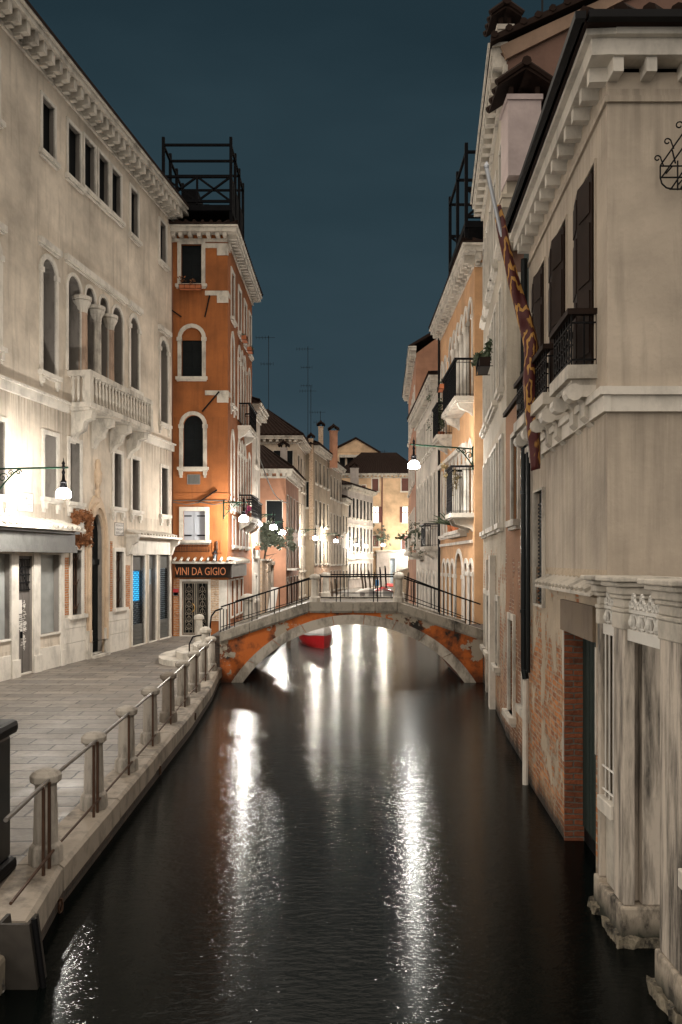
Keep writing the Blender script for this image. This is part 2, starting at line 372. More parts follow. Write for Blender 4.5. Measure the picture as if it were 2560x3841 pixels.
# ------------------------------------------------------------------ facades and buildings
class Fac:
    def __init__(s, a, b):
        s.a = Vector((a[0], a[1], 0)); s.b = Vector((b[0], b[1], 0)); d = s.b-s.a; s.L = d.length; s.d = d/s.L
        s.n = Vector((s.d.y, -s.d.x, 0))
    def pt(s, u, z, w): return s.a+s.d*u+s.n*w+Vector((0, 0, z))
    def u(s, px):
        k = (px-CX)/F; d = s.b-s.a
        return (k*s.a.y-s.a.x)/(d.x-k*d.y)*s.L
    def z(s, px, py): return CZ-(py-HY)*(s.a.y+s.d.y*s.u(px))/F
def arch_poly(u0, u1, z0, z1, kind='rect', rise=None, n=10):
    if kind == 'rect': return [(u0, z0), (u1, z0), (u1, z1), (u0, z1)]
    w = u1-u0; r = rise or (w/2 if kind == 'round' else w*.85); zs = z1-r; P = [(u0, z0), (u1, z0), (u1, zs)]; c = (u0+u1)/2
    for i in range(1, n):
        t = i/n
        if kind == 'round': P.append((c+w/2*math.cos(PI*t), zs+r*math.sin(PI*t)))
        else:
            s = t*2 if t <= .5 else (1-t)*2           # pointed, slightly ogee
            xx = 1-s**1.6; zz = math.sin(s*PI/2)**.85*.86+.14*s
            P.append((c+(w/2*xx if t <= .5 else -w/2*xx), zs+r*zz))
    P.append((u0, zs)); return P
def inside(p, poly):
    x, y = p; c = False; j = len(poly)-1
    for i in range(len(poly)):
        xi, yi = poly[i]; xj, yj = poly[j]
        if (yi > y) != (yj > y) and x < (xj-xi)*(y-yi)/(yj-yi)+xi: c = not c
        j = i
    return c
def wall_sheet(mb, fac, outline, holes, rev=None):
    vs = []; es = []
    for P in [outline]+[h[0] for h in holes]:
        o = len(vs); vs += [Vector(p) for p in P]; es += [(o+i, o+(i+1) % len(P)) for i in range(len(P))]
    ov, oe, of, *_ = delaunay_2d_cdt(vs, es, [], 0, 1e-5)
    fs = []
    for f in of:
        c = (sum(ov[i].x for i in f)/len(f), sum(ov[i].y for i in f)/len(f))
        if inside(c, outline) and not any(inside(c, h[0]) for h in holes): fs.append(tuple(f))
    mb.add([fac.pt(v.x, v.y, 0) for v in ov], fs)
    keep = mb.mi
    if rev is not None: mb.mi = rev
    for P, dep in holes:
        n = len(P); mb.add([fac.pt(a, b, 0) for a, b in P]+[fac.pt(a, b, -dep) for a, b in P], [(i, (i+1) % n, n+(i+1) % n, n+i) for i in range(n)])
    mb.mi = keep
class Bld:
    def __init__(s, name, foot, z0, z1, mat, label, cat='building', group=None):
        s.fp = foot; s.z0, s.z1, s.mat = z0, z1, mat
        cx = sum(p[0] for p in foot)/len(foot); cy = sum(p[1] for p in foot)/len(foot)
        s.r = root(name, (cx, cy, z0), label, cat, group)
        s.f = [Fac(foot[i], foot[(i+1) % len(foot)]) for i in range(len(foot))]
        s.h = [[] for _ in foot]; s.reveal = None
    def finish(s, bands=None):
        """bands: per edge list of (z_low, z_high, material)"""
        bands = bands or {}
        mats = [s.mat]+([s.reveal] if s.reveal else []); mb = MB()
        for i, f in enumerate(s.f):
            bl = bands.get(i, [(s.z0, s.z1, s.mat)])
            for (a, b, m) in bl:
                if m not in mats: mats.append(m)
                mb.mi = mats.index(m)
                hs = []
                for P, d in s.h[i]:
                    zz = [q[1] for q in P]
                    if max(zz) <= a+1e-4 or min(zz) >= b-1e-4: continue
                    if min(zz) < a or max(zz) > b: P = [(q[0], min(max(q[1], a+.001), b-.001)) for q in P]
                    hs.append((P, d))
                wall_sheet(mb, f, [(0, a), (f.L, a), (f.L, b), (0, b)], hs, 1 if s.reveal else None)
        mb.mi = 0
        mb.add([(p[0], p[1], s.z1) for p in s.fp], [tuple(range(len(s.fp)))])
        s.wall = mb.build('wall', mats, s.r); return s
    def win(s, i, u0, u1, z0, z1, kind='rect', frame=.10, fill=None, depth=.22, sill=True, rise=None, proud=.045, fm=None, name='window', brackets=False, fillname='shutter', split=True, bars=False, caps=False):
        f = s.f[i]; P = arch_poly(u0, u1, z0, z1, kind, rise); s.h[i].append((P, depth))
        mb = MB(); fm = fm or M_trim
        if frame:
            Q = arch_poly(u0-frame, u1+frame, z0-(frame if kind == 'rect' and not sill else .0), z1+frame, kind, (rise or ((u1-u0)/2 if kind == 'round' else (u1-u0)*.85))+(0 if kind == 'rect' else frame*.9))
            mb.ring(f.pt, P, Q, -.02, proud)
            if caps:
                zs = P[2][1]
                for a, b in ((u0-frame-.03, u0+.02), (u1-.02, u1+frame+.03)): mb.hexa(f.pt, a, b, zs-.12, zs+.02, -.02, proud+.035)
        else: mb.hexa(f.pt, u0, u1, z0, z0+.03, -depth, -.01)
        o = mb.build(name, fm, s.r)
        pb = MB(); fill = fill or M_shut
        mid = (u0+u1)/2; dd = -depth*.92
        pb.prism(f.pt, P, dd-.04, dd)
        if split and (u1-u0) > .35:
            pb.hexa(f.pt, mid-.012, mid+.012, z0+.02, z1-(.05 if kind == 'rect' else (u1-u0)*.5), dd, dd+.018)
            for zz in (.22, .55, .82): 
                for a, b in ((u0+.05, mid-.04), (mid+.04, u1-.05)): pb.hexa(f.pt, a, b, z0+(z1-z0)*zz-.03, z0+(z1-z0)*zz+.03, dd, dd+.012)
        pb.build(fillname, fill, o)
        if sill:
            sb = MB(); e_ = frame+.07
            sb.hexa(f.pt, u0-e_, u1+e_, z0-.11, z0-.001, -.02, .13); sb.hexa(f.pt, u0-e_+.04, u1+e_-.04, z0-.17, z0-.11, -.02, .08)
            if brackets:
                for a in (u0-frame, u1+frame-.14): sb.hexa(f.pt, a, a+.14, z0-.32, z0-.17, -.02, .10); sb.hexa(f.pt, a+.02, a+.12, z0-.42, z0-.32, -.02, .055)
            sb.build('sill', fm, o)
        if bars:
            ib = MB(); n = max(3, int((u1-u0)/.11))
            for k in range(1, n): ib.hexa(f.pt, u0+(u1-u0)*k/n-.012, u0+(u1-u0)*k/n+.012, z0+.02, z1-.02, -.10, -.08)
            for zz in (.12, .5, .88):
                for k in range(n): ib.bar(f.pt(u0+(u1-u0)*k/n, z0+(z1-z0)*zz-.08, -.075), f.pt(u0+(u1-u0)*(k+1)/n, z0+(z1-z0)*zz+.08, -.075), .012, 4)
            ib.build('window_grille', M_rust, o)
        return o
    def winpx(s, i, xl, xr, yt, yb, kind='rect', **k):
        f = s.f[i]; return s.win(i, f.u(xl), f.u(xr), f.z(xl, yb), f.z(xl, yt), kind, **k)
    def cornice(s, edges, z, w=.4, step=.42, mw=.2, mh=.22, mat=None, curved=False, ext=True, base=True):
        mat = mat or M_trim2; mb = MB()
        for k, i in enumerate(edges):
            f = s.f[i]; dz = k*.004; a = -(w if ext else 0)*(k == 0); b = f.L+(w if ext else 0)
            if base: mb.hexa(f.pt, a if k == 0 else .01, f.L-.002 if k < len(edges)-1 and i+1 == edges[k+1 if k+1 < len(edges) else k] else f.L+.06, z-.12-dz, z-dz, -.02, .07)
            n = max(2, int(f.L/step))
            for j in range(n+1):
                u = f.L*j/n; u = min(max(u, mw/2), f.L-mw/2)
                mb.hexa(f.pt, u-mw/2, u+mw/2, z-dz+.001, z+mh-dz, -.02, w*.86)
                if curved: mb.hexa(f.pt, u-mw/2+.02, u+mw/2-.02, z-dz-.07, z-dz, .07, w*.5)
            mb.hexa(f.pt, a, b, z+mh-dz+.001, z+mh+.16-dz, -.02, w)
            mb.hexa(f.pt, a-.05*(k == 0), b+.05, z+mh+.161-dz, z+mh+.23-dz, -.02, w+.06)
        return mb.build('cornice', mat, s.r)
    def roof(s, h=1.2, over=.45, zz=None, inner=.35, ztop=.0):
        z = (zz if zz is not None else s.z1)
        cx = sum(p[0] for p in s.fp)/len(s.fp); cy = sum(p[1] for p in s.fp)/len(s.fp); n = len(s.fp); o = []; q = []
        for i in range(n):
            a = s.f[i-1]; b = s.f[i]; p = Vector((*s.fp[i], 0))+(a.n+b.n)*over; o.append(p); q.append(Vector((cx+(s.fp[i][0]-cx)*inner, cy+(s.fp[i][1]-cy)*inner, 0)))
        mb = MB(); up = Vector((0, 0, 1))
        mb.add([p+up*z for p in o]+[p+up*(z+.07) for p in o]+[p+up*(z+h) for p in q],
               [tuple(range(n))]+[(i, (i+1) % n, n+(i+1) % n, n+i) for i in range(n)]+[(n+i, n+(i+1) % n, 2*n+(i+1) % n, 2*n+i) for i in range(n)]+[tuple(range(2*n, 3*n))])
        for i in range(n):                       # rows of curved tiles showing at the eaves and running up
            p0, p1 = o[i], o[(i+1) % n]; q0, q1 = q[i], q[(i+1) % n]; L = (p1-p0).length; c = int(L/.32)
            if c > 60: continue
            for k in range(c+1):
                t = k/c if c else 0
                mb.bar(p0.lerp(p1, t)+up*(z+.09), q0.lerp(q1, t)+up*(z+h+.02), .075, 5)
        return mb.build('roof', M_roof, s.r)
    def part(s, name, mb, mat, **k): return mb.build(name, mat, s.r, **k)

# ================================================================== water and ground
mb = MB(); mb.add([(-260, -40, 0), (260, -40, 0), (260, 400, 0), (-260, 400, 0)], [(0, 1, 2, 3)])
tag(mb.build('water', M_water), None, kind='structure')
QZ = .4
edge = [(-2.60, 6.5), (-2.75, 7.7), (-2.85, 12), (-2.92, 15.2), (-3.12, 19), (-3.33, 21.4), (-3.33, 25.2), (-2.5, 29), (-2.35, 38), (-1.95, 48), (-1.3, 57), (.2, 66), (1.9, 77), (4.0, 86), (5.0, 92), (12, 93)]
inn = [(p[0]-.42, p[1]-(.25 if i > 12 else 0)) for i, p in enumerate(edge)]
inn[-1] = (12, 93.4); inn[-2] = (4.7, 92.4)
mb = MB()
mb.add([(p[0], p[1], QZ) for p in inn]+[(12, 120, QZ), (-40, 120, QZ), (-40, 6.5, QZ)], [tuple(range(len(inn)+3))])
tag(mb.build('pavement', M_pave), None, kind='structure')
mb = MB()
for (a, b), (c, d) in zip(zip(edge, edge[1:]), zip(inn, inn[1:])):
    L = math.dist(a, b); n = max(1, int(L/1.6))
    for k in range(n):
        t0, t1 = k/n+.004, (k+1)/n-.004
        f = lambda p, q, t: (p[0]+(q[0]-p[0])*t, p[1]+(q[1]-p[1])*t)
        j = random.uniform(-.012, .012); zt = QZ+.012+random.uniform(0, .006)
        A, B, C_, D_ = f(a, b, t0), f(a, b, t1), f(c, d, t1), f(c, d, t0)
        mb.add([(A[0]+.03+j, A[1], zt-.26), (B[0]+.03+j, B[1], zt-.26), (*C_, zt-.26), (*D_, zt-.26), (A[0]+.03+j, A[1], zt-.03), (B[0]+.03+j, B[1], zt-.03), (A[0]-.01+j, A[1], zt), (B[0]-.01+j, B[1], zt), (*C_, zt), (*D_, zt)],
               [(0, 1, 5, 4), (4, 5, 7, 6), (6, 7, 8, 9), (2, 3, 9, 8), (0, 3, 2, 1), (0, 4, 6, 9, 3), (1, 2, 8, 7, 5)])
tag(mb.build('kerb', stone('worn_kerb_stone', (.29, .25, .205), .12, .8, 1.0, 2.3)), None, kind='structure')
mb = MB()
for a, b in zip([(-12, 6.5)]+edge, edge): mb.add([(a[0], a[1], -.6), (b[0], b[1], -.6), (b[0], b[1], QZ-.2), (a[0], a[1], QZ-.2)], [(0, 1, 2, 3)])
tag(mb.build('quay_wall', M_quay), None, kind='structure')

# ================================================================== left: palace
PAL = Bld('palace', [(-10.884, 4.0), (-6.61, 30.7), (-16, 32), (-20, 6)], QZ, 16.7, M_pal, 'long pale plaster palace with stone balcony and gothic doorway beside the paved quay', 'building')
f = PAL.f[0]; PAL.reveal = stone('grey_reveal', (.20, .18, .16), .25, .8, .9, 2.0, .3)  # opening reveals coloured darker than the wall plaster
for xl, xr, yt, yb in ((-60, -8, 130, 400), (157, 203, 357, 565), (254, 300, 453, 657), (315, 355, 510, 702), (369, 406, 568, 753), (418, 452, 624, 798), (489, 517, 699, 877), (599, 622, 824, 977)):
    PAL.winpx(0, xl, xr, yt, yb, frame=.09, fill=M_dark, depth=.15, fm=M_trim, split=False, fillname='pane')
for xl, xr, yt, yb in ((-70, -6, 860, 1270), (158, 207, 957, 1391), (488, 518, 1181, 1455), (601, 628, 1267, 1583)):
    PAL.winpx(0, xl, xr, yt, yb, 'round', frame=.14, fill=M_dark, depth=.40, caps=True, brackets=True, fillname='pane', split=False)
    u0, u1 = f.u(xl), f.u(xr)
    MBh = MB(); zt = f.z(xl, yt)+.28; MBh.hexa(f.pt, u0-.22, u1+.22, zt, zt+.16, -.02, .12); MBh.hexa(f.pt, u0-.17, u1+.17, zt-.06, zt, -.02, .07); PAL.part('hood', MBh, M_trim)
for xl, xr, yt, yb in ((-60, 14, 1562, 1848), (165, 211, 1627, 1864), (260, 300, 1653, 1881), (426, 456, 1697, 1901), (494, 522, 1720, 1913), (604, 628, 1752, 1929)):
    PAL.winpx(0, xl, xr, yt, yb, frame=.12, fill=M_glass, depth=.34, brackets=True, fillname='pane')
# four-arched window: one opening per bay, columns between
ua, ub = f.u(254), f.u(458); zb, zt = f.z(254, 1388), f.z(254, 1021); bay = (ub-ua)/4; g = .16
for k in range(4):
    PAL.win(0, ua+bay*k+(g if k else 0), ua+bay*(k+1)-(g if k < 3 else 0), zb, zt, 'round', frame=.10, fill=M_dark, depth=.75, sill=False, fillname='pane', split=False)
for k in (1, 2, 3):
    c = f.pt(ua+bay*k, 0, -.02); zs = zt-bay/2
    mb = MB(); mb.lathe((c.x, c.y, 0), [(.20, zb), (.20, zb+.12), (.165, zb+.2), (.155, zs-.50), (.17, zs-.46)], 14)
    col = PAL.part('column', mb, (M_trim2 if k == 2 else stone('veined_marble_%d' % k, (.36, .25, .18), .4, .5)), smooth=False)
    mb = MB(); mb.lathe((c.x, c.y, 0), [(.16, zs-.455), (.18, zs-.3), (.27, zs-.12), (.23, zs-.10), (.29, zs-.06), (.29, zs+.02)], 12); mb.build('capital', M_trim2, col)
mb = MB(); zt2 = zt+.30; mb.hexa(f.pt, ua-.2, ub+.2, zt2, zt2+.17, -.02, .13); mb.hexa(f.pt, ua-.15, ub+.15, zt2-.06, zt2, -.02, .07); PAL.part('hood', mb, M_trim)
# balcony
mb = MB(); u0, u1 = f.u(250)+.02, f.u(496)+.12; BW = .74; zr = 8.86; zs = 7.80
mb.hexa(f.pt, u0, u1, zs, zs+.14, -.02, BW); mb.hexa(f.pt, u0+.05, u1-.05, zs-.08, zs, -.02, BW-.06)
bal = PAL.part('balcony', mb, M_trim2)
mb = MB(); mb.hexa(f.pt, u0+.01, u1-.01, zr-.15, zr, BW-.22, BW-.01)
for a, b in ((u0+.01, u0+.2), (u1-.2, u1-.01)):
    mb.hexa(f.pt, a, b, zr-.151, zr-.001, -.02, BW-.22); mb.hexa(f.pt, a, b, zs+.14, zr-.15, BW-.20, BW-.02)
mb.build('balustrade_rail', M_trim2, bal)
nb = 19
for k in range(nb):
    u = u0+.32+(u1-u0-.64)*k/(nb-1); c = f.pt(u, 0, BW-.11)
    if k == 0:
        b0 = MB().lathe((0, 0, 0), [(.055, 0), (.055, .06), (.035, .1), (.058, .3), (.04, .5), (.035, .66), (.055, .72), (.055, .77)], 8).build('baluster', M_trim2, bal, local=True); o = b0
    else: o = b0.copy(); COL.objects.link(o)
    o.parent = bal; o.location = (c.x, c.y, zs+.14)
for k in range(3):
    for uu in (u0+.1,):
        c = f.pt(uu, 0, BW*(.2+.22*k)); o = b0.copy(); COL.objects.link(o); o.parent = bal; o.location = (c.x, c.y, zs+.14)
for k in range(4):
    u = u0+.25+(u1-u0-.8)*k/3; mb = MB()
    fn = lambda a, b, c, u=u: f.pt(u+c, b, a)
    mb.prism(fn, [(-.02, zs-.08), (BW-.1, zs-.08), (BW-.12, zs-.28), (BW*.55, zs-.36), (BW*.45, zs-.62), (BW*.2, zs-.72), (-.02, zs-1.0)], 0, .30)
    mb.build('corbel', M_trim2, bal)
# string course
mb = MB(); mb.hexa(f.pt, 0, u0-.02, 7.62, 7.86, -.02, .10); mb.hexa(f.pt, 0, u0-.02, 7.86, 7.92, -.02, .16)
mb.hexa(f.pt, u1+.02, f.L+.03, 7.62, 7.86, -.02, .10); mb.hexa(f.pt, u1+.02, f.L+.08, 7.86, 7.92, -.02, .16); PAL.part('string_course', mb, M_trim)
PAL.cornice([0], 16.7, .52, .40, .17, .30, M_trim2, curved=True)
# ground floor: shop on the left
zl = QZ+.02
def opening(bl, i, xl, xr, yt, yb, **k): return bl.winpx(i, xl, xr, yt, yb, **k)
PAL.winpx(0, -130, 38, 2075, 2425, frame=.05, fill=M_shopglass, depth=.16, sill=False, fillname='pane', split=False, name='shop_window')
sh2 = PAL.winpx(0, 148, 223, 2080, 2382, frame=.05, fill=M_shopglass, depth=.18, sill=False, fillname='pane', split=False, name='shop_window')
u0, u1 = f.u(67), f.u(121)
sd = PAL.win(0, u0, u1, zl, f.z(67, 2085), frame=.0, fill=M_door, depth=.08, sill=False, name='shop_door', fillname='door_leaf')
mb = MB()
for k in range(5): mb.hexa(f.pt, u0+.03, u1-.03, 3.4-k*.2, 3.43-k*.2, -.07, -.03)
for k in range(9): mb.bar(f.pt(u0+.06+(u1-u0-.12)*k/8, 2.62, -.045), f.pt(u0+.06+(u1-u0-.12)*((k+1) % 9)/8, 3.4, -.045), .012, 4)
mb.build('door_grille', M_iron, sd)
mb = MB()
rr = random.Random(3)
for k in range(26):
    uu = u0+.12+rr.random()*(u1-u0-.3); zz = 1.0+rr.random()*1.2; pts = [f.pt(uu+rr.uniform(-.06, .06), zz+j*.07*rr.uniform(.5, 1.2), -.068) for j in range(4)]; gp = (gp if k else [])+pts
mb.path(sorted(gp, key=lambda v: -v.z+.05*math.sin(v.z*40)), .010, 4); mb.build('graffiti_scrawl', M_plaque, sd)
mb = MB(); mb.hexa(f.pt, u0+.03, u0+.30, 2.0, 2.36, -.07, -.06); mb.build('notice', M_plaque, sd)
mb = MB(); mb.lathe(f.pt((u0+u1)/2-.1, 1.45, -.04), [(.01, -.09), (.03, -.07), (.03, .07), (.01, .09)], 8); mb.build('handle', M_iron, sd)
for a, b in ((38, 66), (122, 147), (224, 238)):
    mb = MB(); ua_, ub_ = f.u(a)+.01, f.u(b)-.01; mb.hexa(f.pt, ua_, ub_, QZ, 3.6, -.02, .05); mb.hexa(f.pt, ua_-.03, ub_+.03, QZ, .85, .05, .09); PAL.part('pier', mb, M_trim)
mb = MB(); ue = f.u(246)-.05
mb.hexa(f.pt, 0, ue, 3.60, 3.78, -.02, .40); mb.hexa(f.pt, 0, ue-.02, 3.78, 4.12, -.02, .34); mb.hexa(f.pt, 0, ue+.03, 4.12, 4.2, -.02, .46)
fas = PAL.part('shop_fascia', mb, M_fascia)
mb = MB(); mb.add([f.pt(0, 4.2, .60), f.pt(ue+.12, 4.2, .60), f.pt(ue+.12, 4.42, -.02), f.pt(0, 4.42, -.02), f.pt(0, 4.26, .60), f.pt(ue+.12, 4.26, .60), f.pt(ue+.12, 4.48, -.02), f.pt(0, 4.48, -.02)], [(0, 1, 2, 3), (4, 5, 6, 7), (0, 1, 5, 4), (1, 2, 6, 5)])
n = int((ue+.1)/.26)
for k in range(n): mb.bar(f.pt(.1+k*.26, 4.27, .62), f.pt(.1+k*.26, 4.49, 0), .06, 6)
mb.build('canopy', M_trim2, fas)
# plinth, brick patches, grilled windows, gothic door
mb = MB()
for a, b in ((-120, 37), (148, 222), (240, 326), (402, 480)):
    A, B = f.u(a), f.u(b); nn = max(1, int((B-A)/1.05)); mb = MB()
    for k in range(nn):
        for z0, z1 in (((QZ, .98), (.99, 1.40), (1.41, 1.72)) if a > 230 else ((QZ, 1.0),)): mb.hexa(f.pt, A+(B-A)*k/nn+.003, A+(B-A)*(k+1)/nn-.003, z0, z1, -.02, .04)
    PAL.part('plinth', mb, M_trim)
for xl, xr, yt, yb in ((268, 305, 2063, 2308), (432, 461, 2069, 2281)):
    PAL.winpx(0, xl, xr, yt, yb, frame=.13, fill=M_dark, depth=.14, bars=True, fillname='pane', split=False, name='grilled_window')
mb = MB()
for xa, xb, ya, yb in ((240, 258, 2090, 2308), (318, 326, 2040, 2300), (414, 422, 2030, 2330), (472, 488, 2120, 2285)):
    PAL.part('exposed_brick', MB().hexa(f.pt, f.u(xa), f.u(xb), f.z(xa, yb), f.z(xa, ya), -.02, .008), M_brickor)
u0, u1 = f.u(338), f.u(384); z1 = f.z(360, 1928)
gd = PAL.win(0, u0, u1, QZ+.08, z1, 'point', frame=.0, fill=M_shut, depth=.16, sill=False, name='gothic_doorway', fillname='door_leaf', split=True)
P = arch_poly(u0, u1, QZ+.08, z1, 'point'); Q = arch_poly(u0-.30, u1+.30, QZ+.08, z1+.62, 'point', (u1-u0)*.85+.75); mb = MB(); mb.ring(f.pt, P, Q, -.02, .06)
P2 = arch_poly(u0-.12, u1+.12, QZ+.5, z1+.2, 'point', (u1-u0)*.85+.28); Q2 = arch_poly(u0-.2, u1+.2, QZ+.5, z1+.36, 'point', (u1-u0)*.85+.46); mb.ring(f.pt, P2, Q2, .05, .13)
c = f.pt((u0+u1)/2, 0, .06); mb.lathe((c.x, c.y, z1+.5), [(.05, 0), (.10, .2), (.05, .3), (.12, .5), (.14, .75), (.08, .9), (.1, 1.05), (.05, 1.2)], 8)
mb.build('door_surround', stone('carved_pink_stone', (.50, .38, .27), .4, .75), gd)
mb = MB(); mb.hexa(f.pt, u0-.1, u1+.15, QZ, QZ+.08, -.4, .22); mb.build('doorstep', M_trim2, gd)
for k, (a, b) in enumerate(((u0-.32, u0-.02), (u1+.02, u1+.32))):
    mb = MB(); mb.hexa(f.pt, a, b, QZ, 1.25, -.02, .10); mb.build('door_base', M_trim2, gd)
mb = MB()
for zz0, zz1 in ((.7, 1.1), (1.2, 2.4), (2.5, 3.2)):
    for a, b in ((u0+.06, (u0+u1)/2-.05), ((u0+u1)/2+.05, u1-.06)): mb.hexa(f.pt, a, b, zz0, zz1, -.147, -.12)
mb.hexa(f.pt, u0, u1, 3.25, 3.42, -.147, -.09); mb.build('door_panel', M_shut, gd)
# shop on the right with blue light
mb = MB(); ua, ub = f.u(484), f.u(641)
mb.hexa(f.pt, ua, ub, f.z(490, 2078), 4.18, -.02, .07); fas2 = PAL.part('shop_fascia', mb, M_trim)
mb = MB(); mb.hexa(f.pt, ua-.25, ub+.06, 4.18, 4.26, -.02, .46)
for a in (ua-.2, ub-.2):
    fn = lambda p, q, c, a=a: f.pt(a+c, q, p); mb.prism(fn, [(-.02, 4.18), (.42, 4.18), (.36, 4.0), (.2, 3.9), (.1, 3.6), (-.02, 3.5)], 0, .18)
for k in range(int((ub-ua)/.26)): mb.bar(f.pt(ua-.1+k*.26, 4.285, .46), f.pt(ua-.1+k*.26, 4.42, 0), .05, 6)
mb.build('canopy', M_trim, fas2)
for k, (xl, xr, yb) in enumerate(((495, 541, 2414), (556, 584, 2402), (597, 634, 2394))):
    a, b = f.u(xl), f.u(xr); zt_ = f.z(xl, 2083-k*2)
    o = PAL.win(0, a, b, QZ+.04, zt_, frame=.04, fill=M_neonblue, depth=.17, sill=False, split=False, fillname='pane', name='shop_window')
    mb = MB(); mb.hexa(f.pt, a, b, zt_-.52, zt_-.01, -.14, -.09); mb.build('roller_box', M_fascia, o)
    mb = MB()
    if k == 0: mb.hexa(f.pt, a+.03, a+(b-a)*.92, 1.95, zt_-.56, -.155, -.15); mb.hexa(f.pt, a+.03, a+(b-a)*.3, 1.0, 1.95, -.155, -.15)
    if k == 1: mb.hexa(f.pt, a+.02, a+(b-a)*.6, 2.6, zt_-.56, -.155, -.15)
    if k == 2: mb.hexa(f.pt, a+.03, a+(b-a)*.35, 1.1, 2.2, -.155, -.15)
    mb.build('blue_lit_pane', M_blueglow, o)
    if k == 1:
        mb = MB(); mb.hexa(f.pt, a+.02, b-.03, QZ+.04, 2.5, -.15, -.12); mb.build('door_leaf', M_door, o)
    else:
        mb = MB(); h0, h1 = QZ+.75, zt_-.55; n = 9; w_ = b-a; nz = 13
        for i in range(-nz, n+1):
            for sg in (1, -1):
                # clipped diagonals of the lattice
                pts = []
                for j in range(nz*2+1):
                    uu = i*w_/n*1+j*w_/n*.5; zz = h0+(h1-h0)*j/(nz*2)
                    if sg < 0: uu = w_-uu
                    if -.001 <= uu <= w_+.001: pts.append(f.pt(a+uu, zz, -.06))
                if len(pts) > 1: mb.bar(pts[0], pts[-1], .011, 4)
        mb.build('lattice_grille', M_iron, o)
        mb = MB(); 
        for j in range(5): mb.hexa(f.pt, a+.01, b-.01, QZ+.05+j*.14, QZ+.18+j*.14, -.09, -.05)
        mb.build('roller_shutter', M_fascia, o)
PAL.finish()
mb = MB(); z_ = 17.23
mb.add([f.pt(-.3, z_, .6), f.pt(f.L+.6, z_, .6), f.pt(f.L+.6, z_+.09, .6), f.pt(-.3, z_+.09, .6), f.pt(-.3, z_+2.6, -6), f.pt(f.L+.6, z_+2.6, -6), f.pt(-.3, z_, -6), f.pt(f.L+.6, z_, -6)], [(0, 1, 2, 3), (3, 2, 5, 4), (0, 1, 7, 6), (1, 7, 5, 2)])
mb.build('roof', M_roof, PAL.r)
# street name plates and wreath on the palace
def plate(fac, xl, xr, yt, yb, lines, label, name='street_sign', mat=None, ink=None, w=.012, cat='sign'):
    a, b = fac.u(xl), fac.u(xr); z1, z0 = fac.z(xl, yt), fac.z(xl, yb); c = fac.pt((a+b)/2, (z0+z1)/2, 0)
    r = root(name, c, label, cat)
    MB().hexa(fac.pt, a, b, z0, z1, -.01, w).build('panel', mat or M_plaque, r)
    mb = MB(); n = len(lines); hh = (z1-z0)/(n+.6)
    for k, tx in enumerate(lines): put_text(mb, fac.pt, tx, (a+b)/2, z1-hh*(k+.8), (b-a)*.8*min(1, len(tx)/7+.2), hh*.62, w+.004, .01)
    if lines: mb.build('lettering', ink or M_ink, r)
    mb = MB()
    for p, q, s_, t_ in ((a, b, z0, z0+.02), (a, b, z1-.02, z1), (a, a+.02, z0, z1), (b-.02, b, z0, z1)): mb.hexa(fac.pt, p, q, s_, t_, w-.005, w+.006)
    mb.build('border', M_ink, r); return r
plate(f, 64, 124, 1842, 1916, ['FONDAMENTA', 'S.FELICE'], 'painted street name plate reading FONDAMENTA S.FELICE under the left wall lamp')
plate(f, 430, 464, 1959, 2008, ['PONTE', 'UBALDO', 'BELLI'], 'painted bridge name plate reading PONTE UBALDO BELLI right of the gothic door')
c = f.pt((f.u(268)+f.u(333))/2, f.z(300, 1980), .02)
r = root('wreath', c, 'brown dried flower wreath around a white plaque left of the gothic door', 'wreath')
MB().hexa(f.pt, f.u(284), f.u(310), f.z(284, 2000), f.z(284, 1953), -.01, .05).build('plaque', M_plaque, r)
mb = MB(); rr = random.Random(5)
ua, ub, za, zb_ = f.u(266), f.u(334), f.z(300, 2042), f.z(300, 1922)
for k in range(900):
    t = rr.random()*4; s_ = rr.random(); q = int(t); t -= q
    uu, zz = ((ua+(ub-ua)*t, za), (ub, za+(zb_-za)*t), (ua+(ub-ua)*t, zb_), (ua, za+(zb_-za)*t))[q]
    uu += (.5-(uu-ua)/(ub-ua))*rr.random()*.5; zz += ((za+zb_)/2-zz)*rr.random()*.42
    p = f.pt(uu+rr.gauss(0, .04), zz+rr.gauss(0, .05), .02+rr.random()*.14); a_ = Vector((rr.gauss(0, 1), rr.gauss(0, 1), rr.gauss(0, 1))).normalized(); b_ = a_.orthogonal()
    z = .055*rr.uniform(.6, 1.5); mb.add([p-a_*z, p+b_*z*.5, p+a_*z, p-b_*z*.5], [(0, 1, 2, 3)])
mb.build('flowers', M_dry, r)

# ================================================================== left: orange corner house with the wine bar
ORA = Bld('corner_house', [(-6.60, 30.9), (-4.45, 30.9), (-4.36, 38.5), (-9, 39)], QZ, 16.35, M_orange, 'tall orange corner house with a wine bar below, at the foot of the bridge', 'building')
f = ORA.f[0]; s = ORA.f[1]
o1 = ORA.winpx(0, 681, 757, 916, 1067, frame=.15, fill=M_shut, depth=.14, fm=M_trim2, sill=True)
o2 = ORA.winpx(0, 682, 759, 1229, 1414, 'round', frame=.15, fill=M_shut, depth=.16, fm=M_trim2, caps=True)
mb = MB(); a, b = f.u(682), f.u(759); mb.prism(f.pt, [q for q in arch_poly(a, b, f.z(700, 1276)+.02, f.z(700, 1229), 'round') ], -.12, -.10); mb.build('tympanum', M_orange, o2)
ORA.winpx(0, 688, 763, 1557, 1752, 'round', frame=.15, fill=M_shut, depth=.16, fm=M_trim2, caps=True, brackets=True)
ORA.winpx(0, 689, 771, 1917, 2026, frame=.16, fill=M_shutgrey, depth=.10, fm=M_trim2, brackets=False)
mb = MB(); a, b = f.u(689), f.u(771); m_ = (a+b)/2
